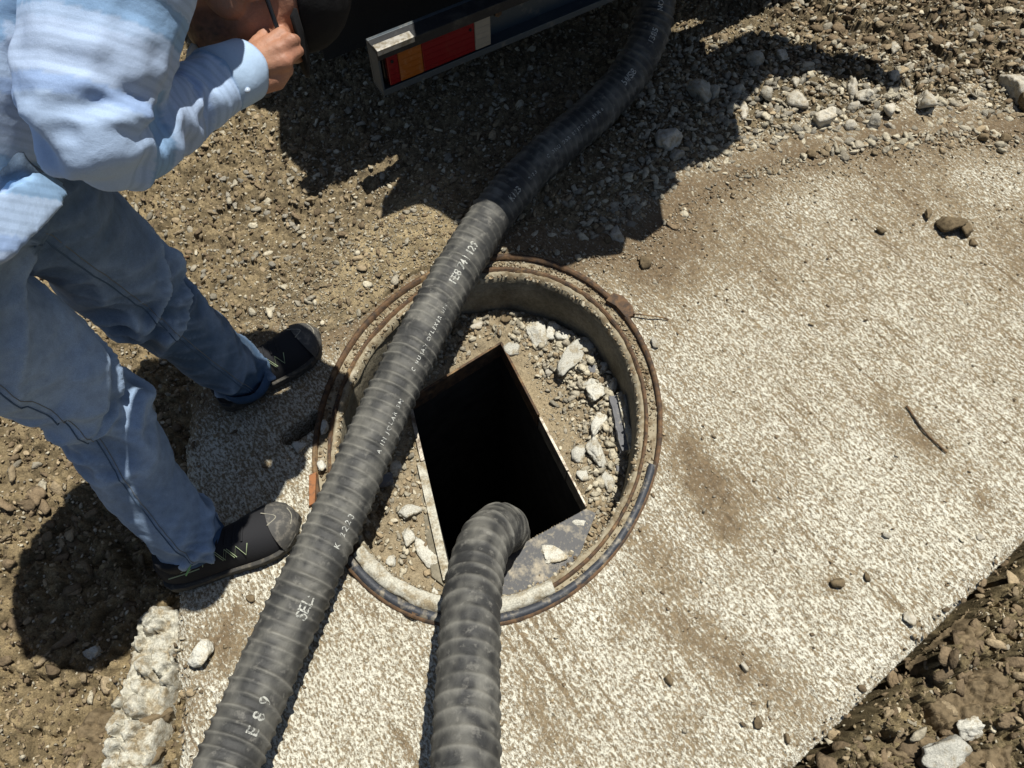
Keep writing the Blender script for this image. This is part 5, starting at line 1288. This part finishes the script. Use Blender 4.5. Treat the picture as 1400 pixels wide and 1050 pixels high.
for u_ in (.36, .80, 1.3):
    mb = MB(); q = TP(u_, .045, .25+BH*.55); v, f = loft([q, q-TV*.010], .011, .011, n=6); mb.add(v, f); mb.build('bolt', M['rust'], bumper)
# chassis behind and below the shadow plates
mb = MB(); tbox(mb, .55, .63, .06, 3.2, .46, .70); tbox(mb, 1.45, 1.53, .06, 3.2, .46, .70); tbox(mb, .2, 2.0, .30, .38, .50, .62); tbox(mb, -.05, 2.35, .12, .20, .58, .66)
for u_ in (.35, .62, 1.5, 1.9): tbox(mb, u_, u_+.03, .0552, .12, .30, .66)
mb.build('chassis', M['truck'], truck, bevel=.004)
def cyl(mb, c, axis, r, l, n=32, rim=0):
    c = V3(c); axis = V3(axis).normalized(); pts = [c, c+axis*l]; v, f = loft(pts, r, r, hint=(.01, .02, 1), n=n); mb.add(v, f)
for s_, u_ in ((0, -.02), (1, 1.72)):
    wh = bpy.data.objects.new('wheel', None); link(wh, truck)
    mb = MB()
    for k in range(2): 
        v, f = loft([TP(u_+.27*k, .95, .47), TP(u_+.27*k+.03, .95, .47), TP(u_+.27*k+.20, .95, .47), TP(u_+.27*k+.23, .95, .47)], [.44, .48, .48, .44], [.44, .48, .48, .44], n=40); mb.add(v, f)
    mb.build('tyre', M['tyre'], wh)
    mb = MB(); cyl(mb, TP(u_-.005 if s_ == 0 else u_+.5, .95, .47), TU, .27, .03); mb.build('rim', M['truck'], wh)
    mb = MB(); tbox(mb, u_-.0, u_+.50, .36, .365, .12, .66); mb.build('mudflap', M['tyre'], wh)
# tank above, and unseen plates added to throw the truck's shadow
mb = MB(); v, f = loft([TP(1.0, 1.02, 1.62), TP(1.0, 1.05, 1.62), TP(1.0, 1.14, 1.62), TP(1.0, 4.2, 1.62), TP(1.0, 4.3, 1.62)], [.2, .55, .72, .72, .4], [.25, .72, .92, .92, .5], n=48); mb.add(v, f); mb.build('tank', M['tank'], truck, True)
BOXES = []   # (name, outline of the shadow in photo pixels, height of the added plate, thickness)
def shadow_plate(name, px, z, th, mt='truck'):  # unseen plate, added and shaped so its shadow fills the given outline
    P_ = []
    for q in px:
        g = V3(G(*q)); P_.append((g.x+.20*z-TA.x, g.y+.22*z-TA.y))
    mb = MB(); mb.prism(P_, z-.25, z+th-.25); return mb.build(name, M[mt], truck, bevel=.003)
shadow_plate('rear_shadow_plate', [(386, 182), (440, 232), (470, 236), (492, 214), (548, 206), (556, 252), (700, 270), (880, 250), (985, 212), (1012, 190), (1000, 150), (960, 60), (930, 45), (900, 40), (870, -90), (420, -60), (384, 90)], 1.00, .05)
shadow_plate('left_shadow_plate', [(525, 280), (523, 308), (575, 292), (604, 300), (640, 318), (735, 350), (760, 300), (740, 240), (560, 225)], .96, .035)
shadow_plate('near_shadow_plate', [(680, 300), (700, 350), (740, 354), (770, 366), (800, 352), (852, 345), (858, 322), (880, 329), (908, 308), (903, 270), (930, 250), (900, 210), (700, 220)], .93, .03)
shadow_plate('spur_shadow_plate', [(1012, 150), (1050, 112), (1130, 104), (1228, 126), (1236, 108), (1128, 74), (1060, 52), (1030, 46), (990, 64), (930, 90), (950, 140)], 1.08, .05)
shadow_plate('far_shadow_plate', [(990, 30), (1090, 0), (1120, -60), (1000, -60), (960, 0), (905, -8), (880, -60), (860, 0), (900, 20)], 1.2, .06)
# thin cable hanging from the truck
mb = MB(); mb.tube(catmull([U(416, 18, 1.75), U(424, 6, 1.73), U(430, -10, 1.71), U(440, -40, 1.7)], 6), .0016, 6)
mb.build('cable', M['print'], None, True, label='thin pale cable end hanging down beside the truck, near the cap', category='cable')
